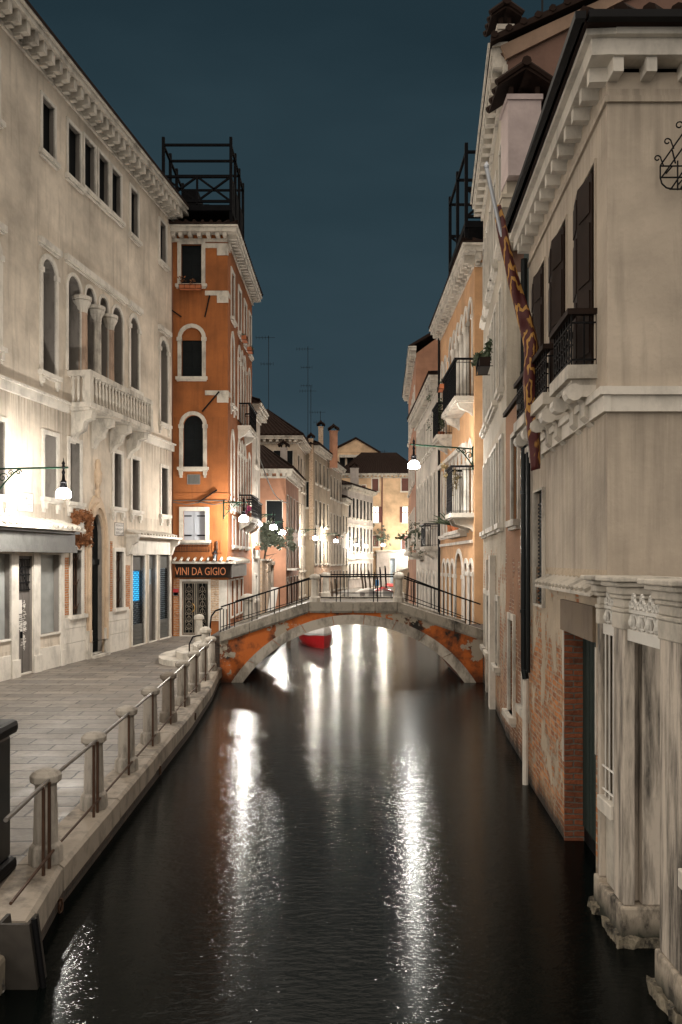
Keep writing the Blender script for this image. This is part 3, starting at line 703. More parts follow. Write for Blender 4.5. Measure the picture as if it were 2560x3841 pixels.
for z_ in (1935, 2008):
    zz = f.z(700, z_)
    for p, q in ((a+.02, m_-.12), (m_+.1, b-.02)): mb.hexa(f.pt, p, q, zz-.025, zz+.025, -.085, -.06)
ORA.part('shutter_hinge', mb, M_iron)
# corner tie stones, string lines, cables
for y_ in (918, 1096, 1470):
    mb = MB(); zz = f.z(800, y_); mb.hexa(f.pt, f.u(770), f.L-.03, zz-.13, zz+.05, -.02, .03); mb.hexa(f.pt, f.L-.42, f.L+.03, zz-.42, zz-.131, -.02, .034); mb.hexa(s.pt, -.03, .5, zz-.131, zz+.048, -.02, .031); ORA.part('corner_stone', mb, M_trim2)
mb = MB(); zz = f.z(700, 1852); mb.hexa(f.pt, 0, f.L+.03, zz-.03, zz+.03, -.02, .03); mb.hexa(s.pt, 0, s.L, zz-.031, zz+.029, -.02, .03); ORA.part('string_course', mb, M_orange)
mb = MB()
for k, y_ in enumerate((1878, 1884)):
    zz = f.z(700, y_); pts = [f.pt(f.L*t/8, zz-.10*math.sin(PI*t/8*2)**2*k, .05+.03*k) for t in range(9)]; mb.path(pts, .018, 5)
    pts = [s.pt(s.L*t/8, zz-.3*math.sin(PI*t/8)*k, .06) for t in range(9)]; mb.path(pts, .018, 5)
ORA.part('cable', mb, M_fascia)
mb = MB(); mb.sqbar(f.pt(f.u(760), f.z(760, 1545), .06), f.pt(f.u(824), f.z(824, 1470), .06), .025); mb.sqbar(f.pt(f.u(744), f.z(744, 1886), .06), f.pt(f.u(816), f.z(816, 1838), .06), .025)
mb.sqbar(f.pt(f.u(646), f.z(646, 1165), .05), f.pt(f.u(682), f.z(682, 1190), .05), .022); mb.sqbar(f.pt(f.u(770), f.z(770, 1190), .05), f.pt(f.u(788), f.z(788, 1110), .05), .022)
ORA.part('wall_anchor', mb, M_iron)
# shopfront
ztile = f.z(700, 2112)
mb = MB(); mb.hexa(f.pt, -.0, f.L+.2, ztile-.02, ztile+.06, -.02, .36); mb.hexa(s.pt, .0, 4.6, ztile-.021, ztile+.059, -.02, .30)
for k in range(9): mb.bar(f.pt(.1+k*.26, ztile+.08, .38), f.pt(.1+k*.26, ztile+.2, 0), .05, 6)
for k in range(17): mb.bar(s.pt(.1+k*.26, ztile+.08, .32), s.pt(.1+k*.26, ztile+.2, 0), .05, 6)
ORA.part('canopy', mb, M_trim2)
zs0, zs1 = f.z(700, 2166), f.z(700, 2117)
mb = MB(); mb.hexa(s.pt, .02, 4.4, zs0, zs1, -.02, .16); ORA.part('fascia_board', mb, M_fascia)
sg = root('shop_sign', f.pt(f.L/2, zs0, 0), 'dark sign board with orange letters VINI DA GIGIO over the wine bar door', 'sign')
MB().hexa(f.pt, .12, f.L+.14, zs0, zs1, -.01, .16).build('panel', M_sign, sg)
mb = MB(); put_text(mb, f.pt, 'VINI DA GIGIO', (f.u(660)+f.u(850))/2, (zs0+zs1)/2-.01, f.u(850)-f.u(660), .30, .172, .0)
mb.build('lettering', M_neon, sg)
a, b = f.u(684), f.u(783)
dr = ORA.win(0, a, b, QZ+.05, f.z(684, 2181), frame=.09, fill=M_dark, depth=.12, sill=False, fillname='door_glass', name='bar_door', split=False)
mb = MB(); z0, z1 = QZ+.07, f.z(684, 2183); m_ = (a+b)/2
for uu in (a+.03, m_-.04, m_+.04, b-.03): mb.hexa(f.pt, uu-.022, uu+.022, z0, z1, -.10, -.06)
for zz in (z0+.03, z1-.03): mb.hexa(f.pt, a, b, zz-.03, zz+.03, -.10, -.055)
for p, q in ((a+.06, m_-.07), (m_+.07, b-.06)):
    c_ = (p+q)/2; mb.bar(f.pt(c_, z0, -.08), f.pt(c_, z1, -.08), .012, 5); mb.bar(f.pt(p+.05, z0, -.08), f.pt(p+.05, z1, -.08), .010, 5); mb.bar(f.pt(q-.05, z0, -.08), f.pt(q-.05, z1, -.08), .010, 5)
    for k in range(6):
        zc = z0+.2+k*(z1-z0-.3)/6
        for sg_ in (-1, 1): mb.path([f.pt(c_+sg_*(.015+.07*math.sin(t/8*PI)), zc+.22*t/8, -.08) for t in range(9)], .011, 5); mb.path([f.pt(c_+sg_*(.09+.045*math.cos(t/6*2*PI)), zc+.02+.045*math.sin(t/6*2*PI), -.08) for t in range(7)], .009, 5)
mb.build('wrought_gate', simple('burnished_iron', (.22, .19, .15), .45, .3, .4), dr)
mb = MB(); c_ = a+.40; mb.path([f.pt(c_+.09*math.sin(t/10*PI), 1.35+.34*t/10, -.03) for t in range(11)], .018, 6); mb.build('handle', M_gold, dr)
mb = MB(); mb.hexa(f.pt, .02, f.u(680)-.06, QZ, zs0-.02, -.02, .012); ORA.part('brick_pier', mb, M_brickor)
mb = MB(); mb.hexa(f.pt, f.u(790), f.u(822), 1.0, zs0-.08, -.02, .012); ORA.part('brick_pier', mb, M_brickpale)
mb = MB(); mb.hexa(f.pt, f.u(822), f.L-.02, QZ, zs0-.10, -.02, .016); mb.hexa(s.pt, .02, .55, QZ, zs0-.10, -.02, .016); ORA.part('white_pier', mb, M_trim)
for k, uu in enumerate((.75, 2.0, 3.3)):
    ORA.win(1, uu, uu+.85, 1.1, zs0-.15, frame=.06, fill=M_shopglass if k < 1 else M_shutbrown, depth=.16, sill=False, split=False, fillname='pane')
mb = MB()
for uu in (1.72, 3.0, 4.25): mb.hexa(s.pt, uu, uu+.22, QZ, zs0-.05, -.02, .02)
ORA.part('brick_pier', mb, M_brickor)
plate(f, 703, 752, 1780, 1817, [], 'small grey stone tablet below the sill of the orange house', 'stone_tablet', M_fascia, cat='tablet')
r = plate(f, 650, 671, 2206, 2235, ['ATTENTI', 'AL'][:0], 'red and grey notice on the brick pier left of the wine bar door', 'notice', M_shutgrey, cat='notice')
MB().hexa(f.pt, f.u(650), f.u(671), f.z(650, 2222), f.z(650, 2208), .012, .022).build('red_panel', M_red, r)
mb = MB(); z_ = f.z(700, 2070); a, b = f.u(652), f.u(786)
for dz in (0, .22): mb.bar(f.pt(a, z_+dz, .30), f.pt(b, z_+dz, .30), .014, 4)
for k in range(15): u_ = a+(b-a)*k/14; mb.path([f.pt(u_, z_+.22, .0), f.pt(u_, z_+.0, .02), f.pt(u_, z_, .30), f.pt(u_, z_+.26, .30)], .010, 4)
r = root('flower_rack', f.pt((a+b)/2, z_, 0), 'empty iron flower rack under the grey shuttered window of the orange house', 'rack'); mb.build('bars', M_iron, r)
# side openings (seen at a grazing angle) by storey
for uu, k in ((.85, 'rect'), (2.9, 'rect'), (4.7, 'rect'), (6.4, 'rect')): ORA.win(1, uu, uu+.75, 13.2, 15.1, k, frame=.12, fill=M_shut, depth=.12, fm=M_trim)
for zz in (9.7, 5.7):
    ORA.win(1, .85, 1.55, zz, zz+2.9, 'point', frame=.14, fill=M_shut, depth=.2, fm=M_trim, brackets=True)
    for uu in (2.75, 3.62, 4.49): ORA.win(1, uu, uu+.68, zz-.3, zz+2.9, 'point', frame=.09, fill=M_shut, depth=.22, fm=M_trim, sill=False, caps=True)
    ORA.win(1, 6.1, 6.8, zz, zz+2.7, 'point', frame=.12, fill=M_shut, depth=.2, fm=M_trim)
for uu in (1.2, 3.2, 5.2): ORA.win(1, uu, uu+.75, 4.0, 5.1, frame=.1, fill=M_shutgrey, depth=.12, fm=M_trim)
def iron_balcony(bl, i, u0, u1, z, out=.6, h=.95, mat=None, slabmat=None, rail=None, ornate=True, name='balcony'):
    fc = bl.f[i]; mb = MB(); mb.hexa(fc.pt, u0, u1, z-.14, z, -.02, out); mb.hexa(fc.pt, u0+.06, u1-.06, z-.2, z-.14, -.02, out-.06)
    o = mb.build(name, slabmat or M_trim2, bl.r); mat = mat or M_iron
    mb = MB(); o_ = out-.05
    for zz in (.06, h-.12): 
        mb.bar(fc.pt(u0+.04, z+zz, o_), fc.pt(u1-.04, z+zz, o_), .012, 4)
        for uu in (u0+.04, u1-.04): mb.bar(fc.pt(uu, z+zz, 0), fc.pt(uu, z+zz, o_), .012, 4)
    n = max(4, int((u1-u0)/.12))
    for k in range(n+1): u = u0+.04+(u1-u0-.08)*k/n; mb.bar(fc.pt(u, z, o_), fc.pt(u, z+h-.03, o_), .011, 4)
    m = max(2, int(out/.12))
    for k in range(m):
        for uu in (u0+.04, u1-.04): w_ = o_*k/m; mb.bar(fc.pt(uu, z, w_), fc.pt(uu, z+h-.03, w_), .011, 4)
    if ornate:
        for k in range(n):
            u = u0+.04+(u1-u0-.08)*(k+.5)/n
            for zz in (.3, .6): mb.path([fc.pt(u+.05*math.cos(t*PI/3), z+h*zz+.07*math.sin(t*PI/3), o_) for t in range(7)], .008, 4)
    mb.build('railing', mat, o)
    mb = MB(); mb.hexa(fc.pt, u0, u1, z+h-.04, z+h+.02, out-.11, out)
    for uu in ((u0, u0+.07), (u1-.07, u1)): mb.hexa(fc.pt, uu[0], uu[1], z+h-.041, z+h+.019, 0, out-.11)
    mb.build('handrail', rail or mat, o)
    for uu in (u0+.1, u1-.34): mb = MB(); mb.prism(lambda p, q, c, uu=uu: fc.pt(uu+c, q, p), [(-.02, z-.2), (out-.12, z-.2), (out-.2, z-.36), (.1, z-.5), (-.02, z-.62)], 0, .2); mb.build('bracket', slabmat or M_trim2, o)
    return o
iron_balcony(ORA, 1, 2.7, 5.2, 9.15, .55); iron_balcony(ORA, 1, 3.0, 5.4, 5.25, .6)
iron_balcony(ORA, 1, 5.6, 7.4, 5.2, .55, .9, ornate=False)
ORA.finish()
ORA.cornice([0, 1], 16.0, .40, .34, .15, .16, M_trim2)
ORA.roof(.9, .42, 16.41, .4)
def pot_plant(loc, kind, label, cat='plant', h=.3, spread=.3, n=160, leafm=None, pot=True, name='potted_plant', potm=None, group=None):
    r = root(name, loc, label, cat, group); rr = random.Random(int(abs(loc[0]*91+loc[1]*37+loc[2]*53)*10)); ph = 0
    if pot: MB().lathe((0, 0, 0), [(.09, 0), (.14, .2), (.155, .2), (.155, .24), (.13, .24)], 12).build('pot', potm or M_terra, r, local=True); ph = .22
    mb = MB()
    if kind == 'spiky':
        for k in range(34):
            a = rr.random()*2*PI; el = rr.uniform(.3, 1.4); L = h*rr.uniform(.7, 1.25); d = Vector((math.cos(a)*math.cos(el), math.sin(a)*math.cos(el), math.sin(el))); sd = d.cross(Vector((0, 0, 1))).normalized()*.022
            p = Vector((0, 0, ph)); q = p+d*L*.6; t = p+d*L-Vector((0, 0, L*.12)); mb.add([p-sd, p+sd, q+sd*.8, t, q-sd*.8], [(0, 1, 2, 3, 4)])
    elif kind == 'trailing':
        mb.leaves((0, 0, -h*.35), (spread, spread, h*.9), n, .05, rnd=rr); mb.leaves((0, 0, h*.2), (spread*1.2, spread*1.2, h*.35), n//2, .05, rnd=rr)
    else: mb.leaves((0, 0, ph+h*.5), (spread, spread, h*.6), n, .055, rnd=rr)
    mb.build('foliage', leafm or M_leaf, r, local=True); return r
def planter(fac, u, z, w, label, L=.6, n=140, leafm=None, mat=None, name='flower_box'):
    c = fac.pt(u, z, w); r = root(name, c, label, 'flower box'); rz = math.atan2(fac.d.y, fac.d.x); r.rotation_euler = (0, 0, rz); rr = random.Random(int(u*100+z*10))
    MB().box(-L/2, L/2, -.1, .1, 0, .18).build('box', mat or M_terra, r, local=True); mb = MB(); mb.leaves((0, 0, .28), (L*.7, .22, .22), n, .05, rnd=rr); mb.build('foliage', leafm or M_leaf, r, local=True)
    mb = MB()
    for a, b in (((-L/2-.03, -.13, 0), (L/2+.03, -.13, 0)), ((-L/2-.03, -.13, .15), (L/2+.03, -.13, .15)), ((-L/2, -.13, 0), (-L/2, .15, 0)), ((L/2, -.13, 0), (L/2, .15, 0))): mb.bar(a, b, .01, 4)
    for k in range(5): x_ = -L/2+L*k/4; mb.bar((x_, -.13, -.01), (x_, -.13, .16), .008, 4)
    mb.build('iron_holder', M_iron, r, local=True); return r
planter(f, (f.u(681)+f.u(757))/2, f.z(700, 1092), .2, 'flower box under the topmost front window of the orange house', .85, 60, M_dry)
planter(s, 3.3, 12.9, .22, 'nearer dark flower box high on the canal side of the orange house', .6, 50)
planter(s, 5.1, 12.9, .22, 'farther dark flower box high on the canal side of the orange house', .6, 50)
pot_plant(s.pt(4.5, 5.25, .35), 'bush', 'terracotta pot with pink flowers on the lower iron balcony of the orange house', 'potted plant', .35, .25, 120, M_pink)
lan = root('lantern', f.pt(f.u(810), f.z(810, 2112)+.08, .18), 'small iron lantern on the tiled canopy beside the wine bar sign', 'lantern')
mb = MB()
for i, j in ((-1, -1), (1, -1), (1, 1), (-1, 1)): mb.bar((i*.06, j*.06, 0), (i*.075, j*.075, .3), .012, 4)
mb.lathe((0, 0, .3), [(.12, 0), (.05, .09), (.01, .14)], 8); mb.lathe((0, 0, -.02), [(.08, 0), (.08, .03)], 8); mb.build('frame', M_iron, lan, local=True)
MB().lathe((0, 0, .02), [(.04, 0), (.05, .26)], 8).build('glass', M_neonblue, lan, local=True)
a, b = f.u(797), f.u(833); nb_ = f.z(800, 2073); nt_ = f.z(800, 2026)
mb = MB(); mb.ring(f.pt, arch_poly(a+.06, b-.06, nb_+.06, nt_-.06), arch_poly(a, b, nb_, nt_), -.02, .03); ni = ORA.part('wall_niche', mb, M_orange)
c = f.pt((a+b)/2, 0, .05); MB().lathe((c.x, c.y, nb_+.08), [(.05, 0), (.06, .1), (.035, .24), (.05, .28), (.03, .36), (.01, .4)], 8).build('figurine', M_rust, ni)

# roof terrace of dark timber (altana)
def altana(name, x0, x1, ys, zd, zt, label, skew=0.0, drop=.0):
    r = root(name, ((x0+x1)/2, (ys[0]+ys[-1])/2, zd), label, 'roof terrace'); t = .055
    MB().box(x0-.05, x1+.05, ys[0]-.1, ys[-1]+.1, zd-.22, zd).build('deck', M_darkwood, r)
    for k, y in enumerate(ys):
        for x in (x0, x1): MB().box(x-t, x+t, y-t, y+t, zd-.9, zt).build('post', M_darkwood, r)
        MB().sqbar((x0, y, zt-.3), (x1, y, zt-.3), t*.75).build('beam', M_darkwood, r)
    for x in (x0, x1): MB().sqbar((x, ys[0], zt-.3), (x, ys[-1], zt-.3), t*.75).build('beam', M_darkwood, r)
    mb = MB()
    def panel(p, q):
        p, q = Vector(p), Vector(q)
        for zz in (.18, 1.15): mb.sqbar(p+Vector((0, 0, zz)), q+Vector((0, 0, zz)), .045)
        n = max(1, round((q-p).length/1.15))
        for k in range(n):
            a, b = p.lerp(q, k/n), p.lerp(q, (k+1)/n)
            mb.sqbar(a+Vector((0, 0, .18)), b+Vector((0, 0, 1.15)), .035); mb.sqbar(a+Vector((0, 0, 1.15)), b+Vector((0, 0, .18)), .035); mb.sqbar(b+Vector((0, 0, .05)), b+Vector((0, 0, 1.15)), .04)
    panel((x0, ys[0], zd), (x1, ys[0], zd)); panel((x0, ys[-1], zd), (x1, ys[-1], zd))
    mb.build('railing', M_darkwood, r)
    mb = MB()
    for x in (x1,):
        n = int((ys[-1]-ys[0])/.16)
        for k in range(n): y = ys[0]+k*.16; mb.box(x-.02, x+.02, y, y+.135, zd+.05, zd+1.25)
    mb.build('slat_screen', M_darkwood, r); return r
al = altana('roof_terrace', -7.0, -4.34, (31.0, 32.25, 33.5, 34.8), 17.35, 20.05, 'dark timber roof terrace with open beam frame on the orange corner house')
mb = MB(); mb.box(-6.0, -5.5, 32.4, 32.9, 17.35, 17.8); mb.box(-6.0, -5.5, 32.85, 32.92, 17.8, 18.25); mb.box(-6.6, -6.0, 33.0, 34.2, 17.35, 18.9)
mb.build('terrace_cabin', M_darkwood, al)

# ================================================================== wall lamps
def wall_lamp(dome, nrm, L, label, far=False, name='wall_lamp', group='wall lamps along the canal'):
    nrm = Vector((nrm[0], nrm[1], 0)).normalized(); d = Vector(dome); base = d-nrm*L; up = .62
    r = root(name, base+Vector((0, 0, up)), label, 'street lamp', group, math.atan2(nrm.y, nrm.x))
    mb = MB(); mb.bar((0, 0, 0), (L+.12, 0, 0), .024, 8); mb.box(0, .03, -.06, .06, -.65, .08)
    mb.path([(.03+.62*t, 0, -.55*(1-t)**1.4) for t in [k/10 for k in range(11)]], .020, 6)
    for cx_, cz_, R in ((.16, -.22, .13), (.36, -.10, .07), (.58, -.09, .075)):
        mb.path([(cx_+R*(1-.055*t)*math.cos(t*.52), 0, cz_+R*(1-.055*t)*math.sin(t*.52)) for t in range(17)], .014, 5)
    mb.build('bracket_arm', M_green, r, local=True)
    mb = MB(); mb.lathe((L, 0, 0), [(.02, -.2), (.045, -.12), (.02, -.05), (.05, 0), (.03, .06), (.045, .1), (.012, .16), (.004, .24)], 10)
    mb.lathe((L, 0, -.5), [(.085, -.005), (.10, .01), (.085, .05), (.075, .12), (.085, .14), (.04, .20), (.03, .34)], 14); mb.build('cap', M_iron, r, local=True)
    MB().lathe((L, 0, -.5), [(.08, -.235), (.15, -.233), (.175, -.22), (.178, -.16), (.165, -.09), (.135, -.04), (.088, -.012)], 14).build('lamp_shade', M_endglow if far == 2 else M_lampfar if far else M_lamp, r, local=True, smooth=True)
    return r
def lamp_at(px, py, D, nrm, L, label, far=False):
    p = pix(px, py, D); return wall_lamp(p+Vector((0, 0, 0.0)), nrm, L, label, far)
LP0 = lamp_at(239, 1850, 19.0, PAL.f[0].n, 1.75, 'green bracket lamp with glowing white shade on the pale palace, nearest lamp on the left')
lamp_at(915, 1945, 30.0, (1, -.12), .80, 'glowing lamp on the corner of the orange house above the bridge')
lamp_at(1553, 1743, 24.3, (-2, -.95), 2.22, 'glowing lamp on a long arm from the right bank, highest of all the lamps')
lamp_at(1026, 1977, 38.8, (1, 0), .95, 'glowing lamp on the narrow stone house behind the orange house')
lamp_at(1060, 1997, 45.5, (1, 0), .9, 'glowing lamp over the garden wall, just left of the pink brown house')
lamp_at(1184, 2018, 57.6, (1, 0), 1.1, 'far lamp on the tall beige house behind the pink brown house', True)
lamp_at(1261, 2029, 66.5, (1, 0), 1.1, 'far lamp on the ochre house with the brick chimney', True)
lamp_at(1336, 2044, 82.0, (1, -.1), 1.2, 'far lamp at the near corner of the grey pink house', True)
lamp_at(1438, 2043, 86.0, (1, -.3), 1.0, 'far lamp right of the grey pink house, before the cream house', 2)
lamp_at(1543, 2050, 93.0, (-1, 0), .8, 'small far lamp at the right end of the cream house', 2)
# unseen lamp added on the palace wall to light near quay and right bank
wall_lamp(Vector((-9.1, 4.2, 5.1)), PAL.f[0].n, 1.75, 'added lamp on the palace wall outside the view beside the near quay')

# ================================================================== bridge
BY0, BY1 = 21.8, 25.0
def bx(px): return (px-CX)*BY0/F
def bz(py): return CZ-(py-HY)*BY0/F
br = root('bridge', (.3, (BY0+BY1)/2, 0), 'humped stone footbridge with orange plastered arch and iron railings across the canal', 'bridge')
XL, XR = -3.36, 3.93
top = [(XL, bz(2372)), (bx(1160), bz(2258)), (bx(1490), bz(2258)), (XR, bz(2362))]
ax0, ax1, crown = -2.80, 3.50, bz(2342)
axc = (ax0+ax1)/2; hw_ = (ax1-ax0)/2; zb_ = -.12; Rr = (hw_**2+(crown-zb_)**2)/(2*(crown-zb_)); zc = crown-Rr
def arcp(R, n=28):
    a0 = math.asin(min(1, (zb_-zc)/R)); return [(axc+R*math.cos(PI-a0-(PI-2*a0)*k/n), zc+R*math.sin(PI-a0-(PI-2*a0)*k/n)) for k in range(n+1)]
inn_a = arcp(Rr); out_a = arcp(Rr+.27)
fnb = lambda x, z, w: Vector((x, BY0-w, z))
BH = .25
lowtop = [(x, z-BH) for x, z in top]
def zat(x, prof):
    for (a, za), (b, zb2) in zip(prof, prof[1:]):
        if a-1e-6 <= x <= b+1e-6: return za+(zb2-za)*(x-a)/(b-a)
    return prof[-1][1]
# spandrel: strips between arch and parapet band, through the full width
xs = sorted(set([XL]+[p[0] for p in inn_a]+[t[0] for t in top]+[XR]))
def arch_z(x):
    if x <= inn_a[0][0] or x >= inn_a[-1][0]: return -.5
    return zc+math.sqrt(max(0, Rr*Rr-(x-axc)**2))
mb = MB()
for a, b in zip(xs, xs[1:]):
    m0, m1 = arch_z(a+1e-5), arch_z(b-1e-5); z0, z1 = zat(a, lowtop), zat(b, lowtop)
    for y in (BY0, BY1): mb.add([(a, y, m0), (b, y, m1), (b, y, z1), (a, y, z0)], [(0, 1, 2, 3)])
    if m0 > -.5 or m1 > -.5: mb.add([(a, BY0, m0), (b, BY0, m1), (b, BY1, m1), (a, BY1, m0)], [(0, 1, 2, 3)])
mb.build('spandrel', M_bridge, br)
nv = 9
for k in range(nv):
    i0, i1 = k*28//nv, (k+1)*28//nv
    q = inn_a[i0:i1+1]; p = out_a[i0:i1+1]
    def lerp2(a, b, t): return (a[0]+(b[0]-a[0])*t, a[1]+(b[1]-a[1])*t)
    q[0] = lerp2(q[0], q[1], .03); p[0] = lerp2(p[0], p[1], .03); q[-1] = lerp2(q[-1], q[-2], .03); p[-1] = lerp2(p[-1], p[-2], .03)
    mb = MB(); n = len(q); vs = [fnb(x, z, w) for w in (-.4, .035+random.uniform(-.004, .004)) for L_ in (q, p) for x, z in L_]
    fs = []
    for i in range(n-1): fs += [(2*n+i, 2*n+i+1, 3*n+i+1, 3*n+i), (i, i+1, 2*n+i+1, 2*n+i), (n+i, 3*n+i, 3*n+i+1, n+i+1)]
    fs += [(0, 2*n, 3*n, n), (n-1, 2*n-1, 4*n-1, 3*n-1)]; mb.add(vs, fs); mb.build('arch_stone', stone('arch_stone_%d' % k, mul((.44, .40, .345), random.uniform(.8, 1.08)), .15, .8, .95, 3.0), br)
for k in range(3):
    (a, za), (b, zb2) = top[k], top[k+1]
    for y0, y1 in ((BY0-.08, BY0+.26), (BY1-.26, BY1+.08)):
        n = (3, 4, 3)[k]
        for j in range(n):
            t0, t1 = j/n+.003, (j+1)/n-.003; x0, x1 = a+(b-a)*t0, a+(b-a)*t1; q0, q1 = za+(zb2-za)*t0, za+(zb2-za)*t1
            mb = MB(); mb.prism(lambda p, q, w: Vector((p, w, q)), [(x0, q0-BH), (x1, q1-BH), (x1, q1), (x0, q0)], y0, y1)
            s_ = -.03 if y0 < 23 else .03; mb.prism(lambda p, q, w: Vector((p, w, q)), [(x0+.01, q0-BH-.05), (x1-.01, q1-BH-.05), (x1-.01, q1-BH), (x0+.01, q0-BH)], y0+.04, y1-.04); mb.build('parapet_stone', M_band, br)
mb = MB(); mb.prism(lambda p, q, w: Vector((p, w, q)), [(x, z-.06) for x, z in top]+[(x, z-.2) for x, z in reversed(top)], BY0+.262, BY1-.262); mb.build('deck', M_pave, br)
def stone_post(mb, x, y, z0, h, r=.12):
    mb.lathe((x, y, z0), [(r*1.45, 0), (r*1.45, h*.17), (r*1.15, h*.20), (r*1.02, h*.24), (r*.9, h*.80), (r*.92, h*.82)], 8, ph=PI/8)
    mb.lathe((x, y, z0+h*.82), [(r*1.0, 0), (r*1.38, h*.03), (r*1.38, h*.11), (r*1.0, h*.165), (r*.3, h*.19)], 8, ph=PI/8); return mb
for px_, y_, dx in ((1182, BY0+.08, 0), (1497, BY0+.08, 0), (1182, BY1-.08, .24), (1497, BY1-.08, .24)):
    stone_post(MB(), bx(px_)+dx, y_, top[1][1]-.01, .78, .115).build('bridge_post', M_trim2, br)
def rail_span(p, q, n_bars, pairs=True, h=.62):
    p, q = Vector(p), Vector(q); mb = MB(); up = Vector((0, 0, 1))
    mb.sqbar(p+up*h, q+up*h, .026, .020); mb.bar(p+up*.12, q+up*.12, .013, 5)
    ts = []
    for k in range(n_bars):
        t = (k+.5)/n_bars; ts += [t-.028, t+.028] if pairs else [t]
    for t in ts: c_ = p.lerp(q, t); mb.bar(c_, c_+up*h, .014, 5)
    return mb.build('railing', M_iron, br)
for y_, dx in ((BY0+.08, 0), (BY1-.08, .24)):
    rail_span((bx(1200)+dx, y_, top[1][1]), (bx(1480)+dx, y_, top[1][1]), 2, True, .70)
    rail_span((bx(828), y_, top[0][1]+.02), (bx(1165)+dx, y_, top[1][1]-.01), 4, True, .68)
    rail_span((bx(1512)+dx, y_, top[2][1]-.01), (XR-.05, y_, top[3][1]+.02), 3, True, .68)
# foot of the bridge on the left: rounded steps and curled hand rail
for k in range(4):
    mb = MB(); xe = -5.45+k*.50; y0, y1 = 22.1+k*.05, 25.6-k*.05; ym = (y0+y1)/2
    poly = [(-3.37, y0), (-3.37, y1)]+[(xe+.9-.9*math.sin(PI*t/10), ym+(y1-ym)*math.cos(PI*t/10)) for t in range(11)]
    z0, z1 = QZ-.05+k*.17, QZ+.16+k*.17; n = len(poly)
    mb.add([(x, y, z0) for x, y in poly]+[(x, y, z1) for x, y in poly], [tuple(range(n-1, -1, -1)), tuple(range(n, 2*n))]+[(i, (i+1) % n, n+(i+1) % n, n+i) for i in range(n)])
    mb.build('step', M_trim2, br)
stone_post(MB(), -3.78, 21.95, QZ+.15, .98, .12).build('bridge_post', M_trim2, br)
stone_post(MB(), -4.55, 25.2, QZ+.3, .95, .12).build('bridge_post', M_trim2, br); stone_post(MB(), -3.0, 25.35, 1.1, 1.2, .17).build('bridge_post', M_trim2, br)
mb = MB(); mb.path([(-3.3, 21.9, 2.05), (-3.5, 21.92, 1.98), (-3.62, 21.93, 1.82), (-3.66, 21.94, 1.45), (-3.74, 21.95, .9)], .024, 6)
for k in range(3): mb.bar((-3.36+.0+k*.09, 21.9, 1.25), (-3.36+k*.09, 21.9, 2.03), .014, 5)
mb.path([(-3.9, 21.95, 1.3), (-4.2, 22.3, 1.22), (-4.32, 22.4, 1.0), (-4.32, 22.4, .6)], .022, 6)
mb.build('curled_handrail', M_iron, br)
MB().box(XL-.25, XL-.001, BY0, BY1, -.5, 1.30).build('abutment', M_quay, br); MB().box(XR+.001, XR+1.2, BY0, BY1, -.5, 1.36).build('abutment', M_quay, br)

# ================================================================== quay railing: stone posts and handrail
post0 = None; PP = []
for k in range(9):
    t = k/8; y = 7.78+t*13.5; x = -2.92-.6*t**1.15; PP.append((x, y))
lab = {0: 'nearest stone railing post on the left quay, closest to the viewer', 1: 'second nearest stone railing post on the quay, two iron uprights before it', 2: 'third stone railing post from the viewer along the quay', 3: 'fourth stone railing post from the viewer, pale column with dark stains', 4: 'darkest stone railing post, fifth from the viewer on the quay', 5: 'sixth stone railing post from the viewer along the quay', 6: 'seventh stone railing post from the viewer, beside the rounded steps', 7: 'eighth stone railing post from the viewer, next to last before the bridge', 8: 'last stone railing post before the bridge foot on the left quay'}
for k, (x, y) in enumerate(PP):
    r = root('railing_post', (x, y, QZ+.012), lab[k], 'post', 'stone posts along the quay', random.uniform(-.15, .15))
    mm = stone('post_stone_%d' % k, mul((.43, .39, .34), random.uniform(.75, 1.1)), .10, .8, 1.0, random.uniform(3, 6), .3) if k != 4 else stone('blackened_stone', (.20, .17, .14), .15, .8, .9)
    mb = MB(); H = .93; r_ = .108
    mb.lathe((0, 0, 0), [(.165, 0), (.165, .10), (.155, .17), (.125, .20), (.118, .22)], 8, ph=PI/8); mb.build('base', mm, r, local=True, bevel=.008)
    MB().lathe((0, 0, .2), [(.118, 0), (.113, .3), (.103, .56), (.112, .575)], 16).build('shaft', mm, r, local=True, smooth=False)
    MB().lathe((0, 0, .775), [(.112, 0), (.152, .03), (.154, .09), (.115, .125), (.045, .145)], 8, ph=PI/8).build('cap', mm, r, local=True, bevel=.008)
hr = root('handrail', (-3.0, 12, QZ), 'iron handrail with uprights running through the stone posts of the left quay', 'railing')
pts = [(-2.83, 6.5)]+PP+[(-3.74, 21.9)]
mb = MB(); mb.path([(x+.06, y, QZ+.85) for x, y in pts], .021, 8); mb.build('top_rail', M_steel, hr)
mb = MB(); mb.path([(x+.10, y, QZ+.16) for x, y in pts], .015, 6); mb.build('lower_rail', M_rust, hr)
for k, (x, y) in enumerate(PP[:8]):
    for dy in ((-.17, -.34) if k < 2 else (-.25,)):
        x2 = x+.09+(-.045)*dy; mb = MB(); mb.sqbar((x2, y+dy, QZ+.0), (x2, y+dy, QZ+.85), .013, .013); mb.build('upright', M_rust, hr)
# far railing on the quay beyond the bridge
fr = root('far_handrail', (-2.6, 30, QZ), 'low iron handrail on the quay just beyond the bridge', 'railing')
mb = MB()
for (x, y), (x2, y2) in zip(((-3.2, 26), (-2.75, 28.7), (-2.65, 34)), ((-2.75, 28.7), (-2.65, 34), (-2.6, 40))):
    for zz in (.45, .8): mb.bar((x, y, QZ+zz), (x2, y2, QZ+zz), .018, 5)
    mb.bar((x2, y2, QZ), (x2, y2, QZ+.82), .02, 5)
mb.build('bars', M_iron, fr)

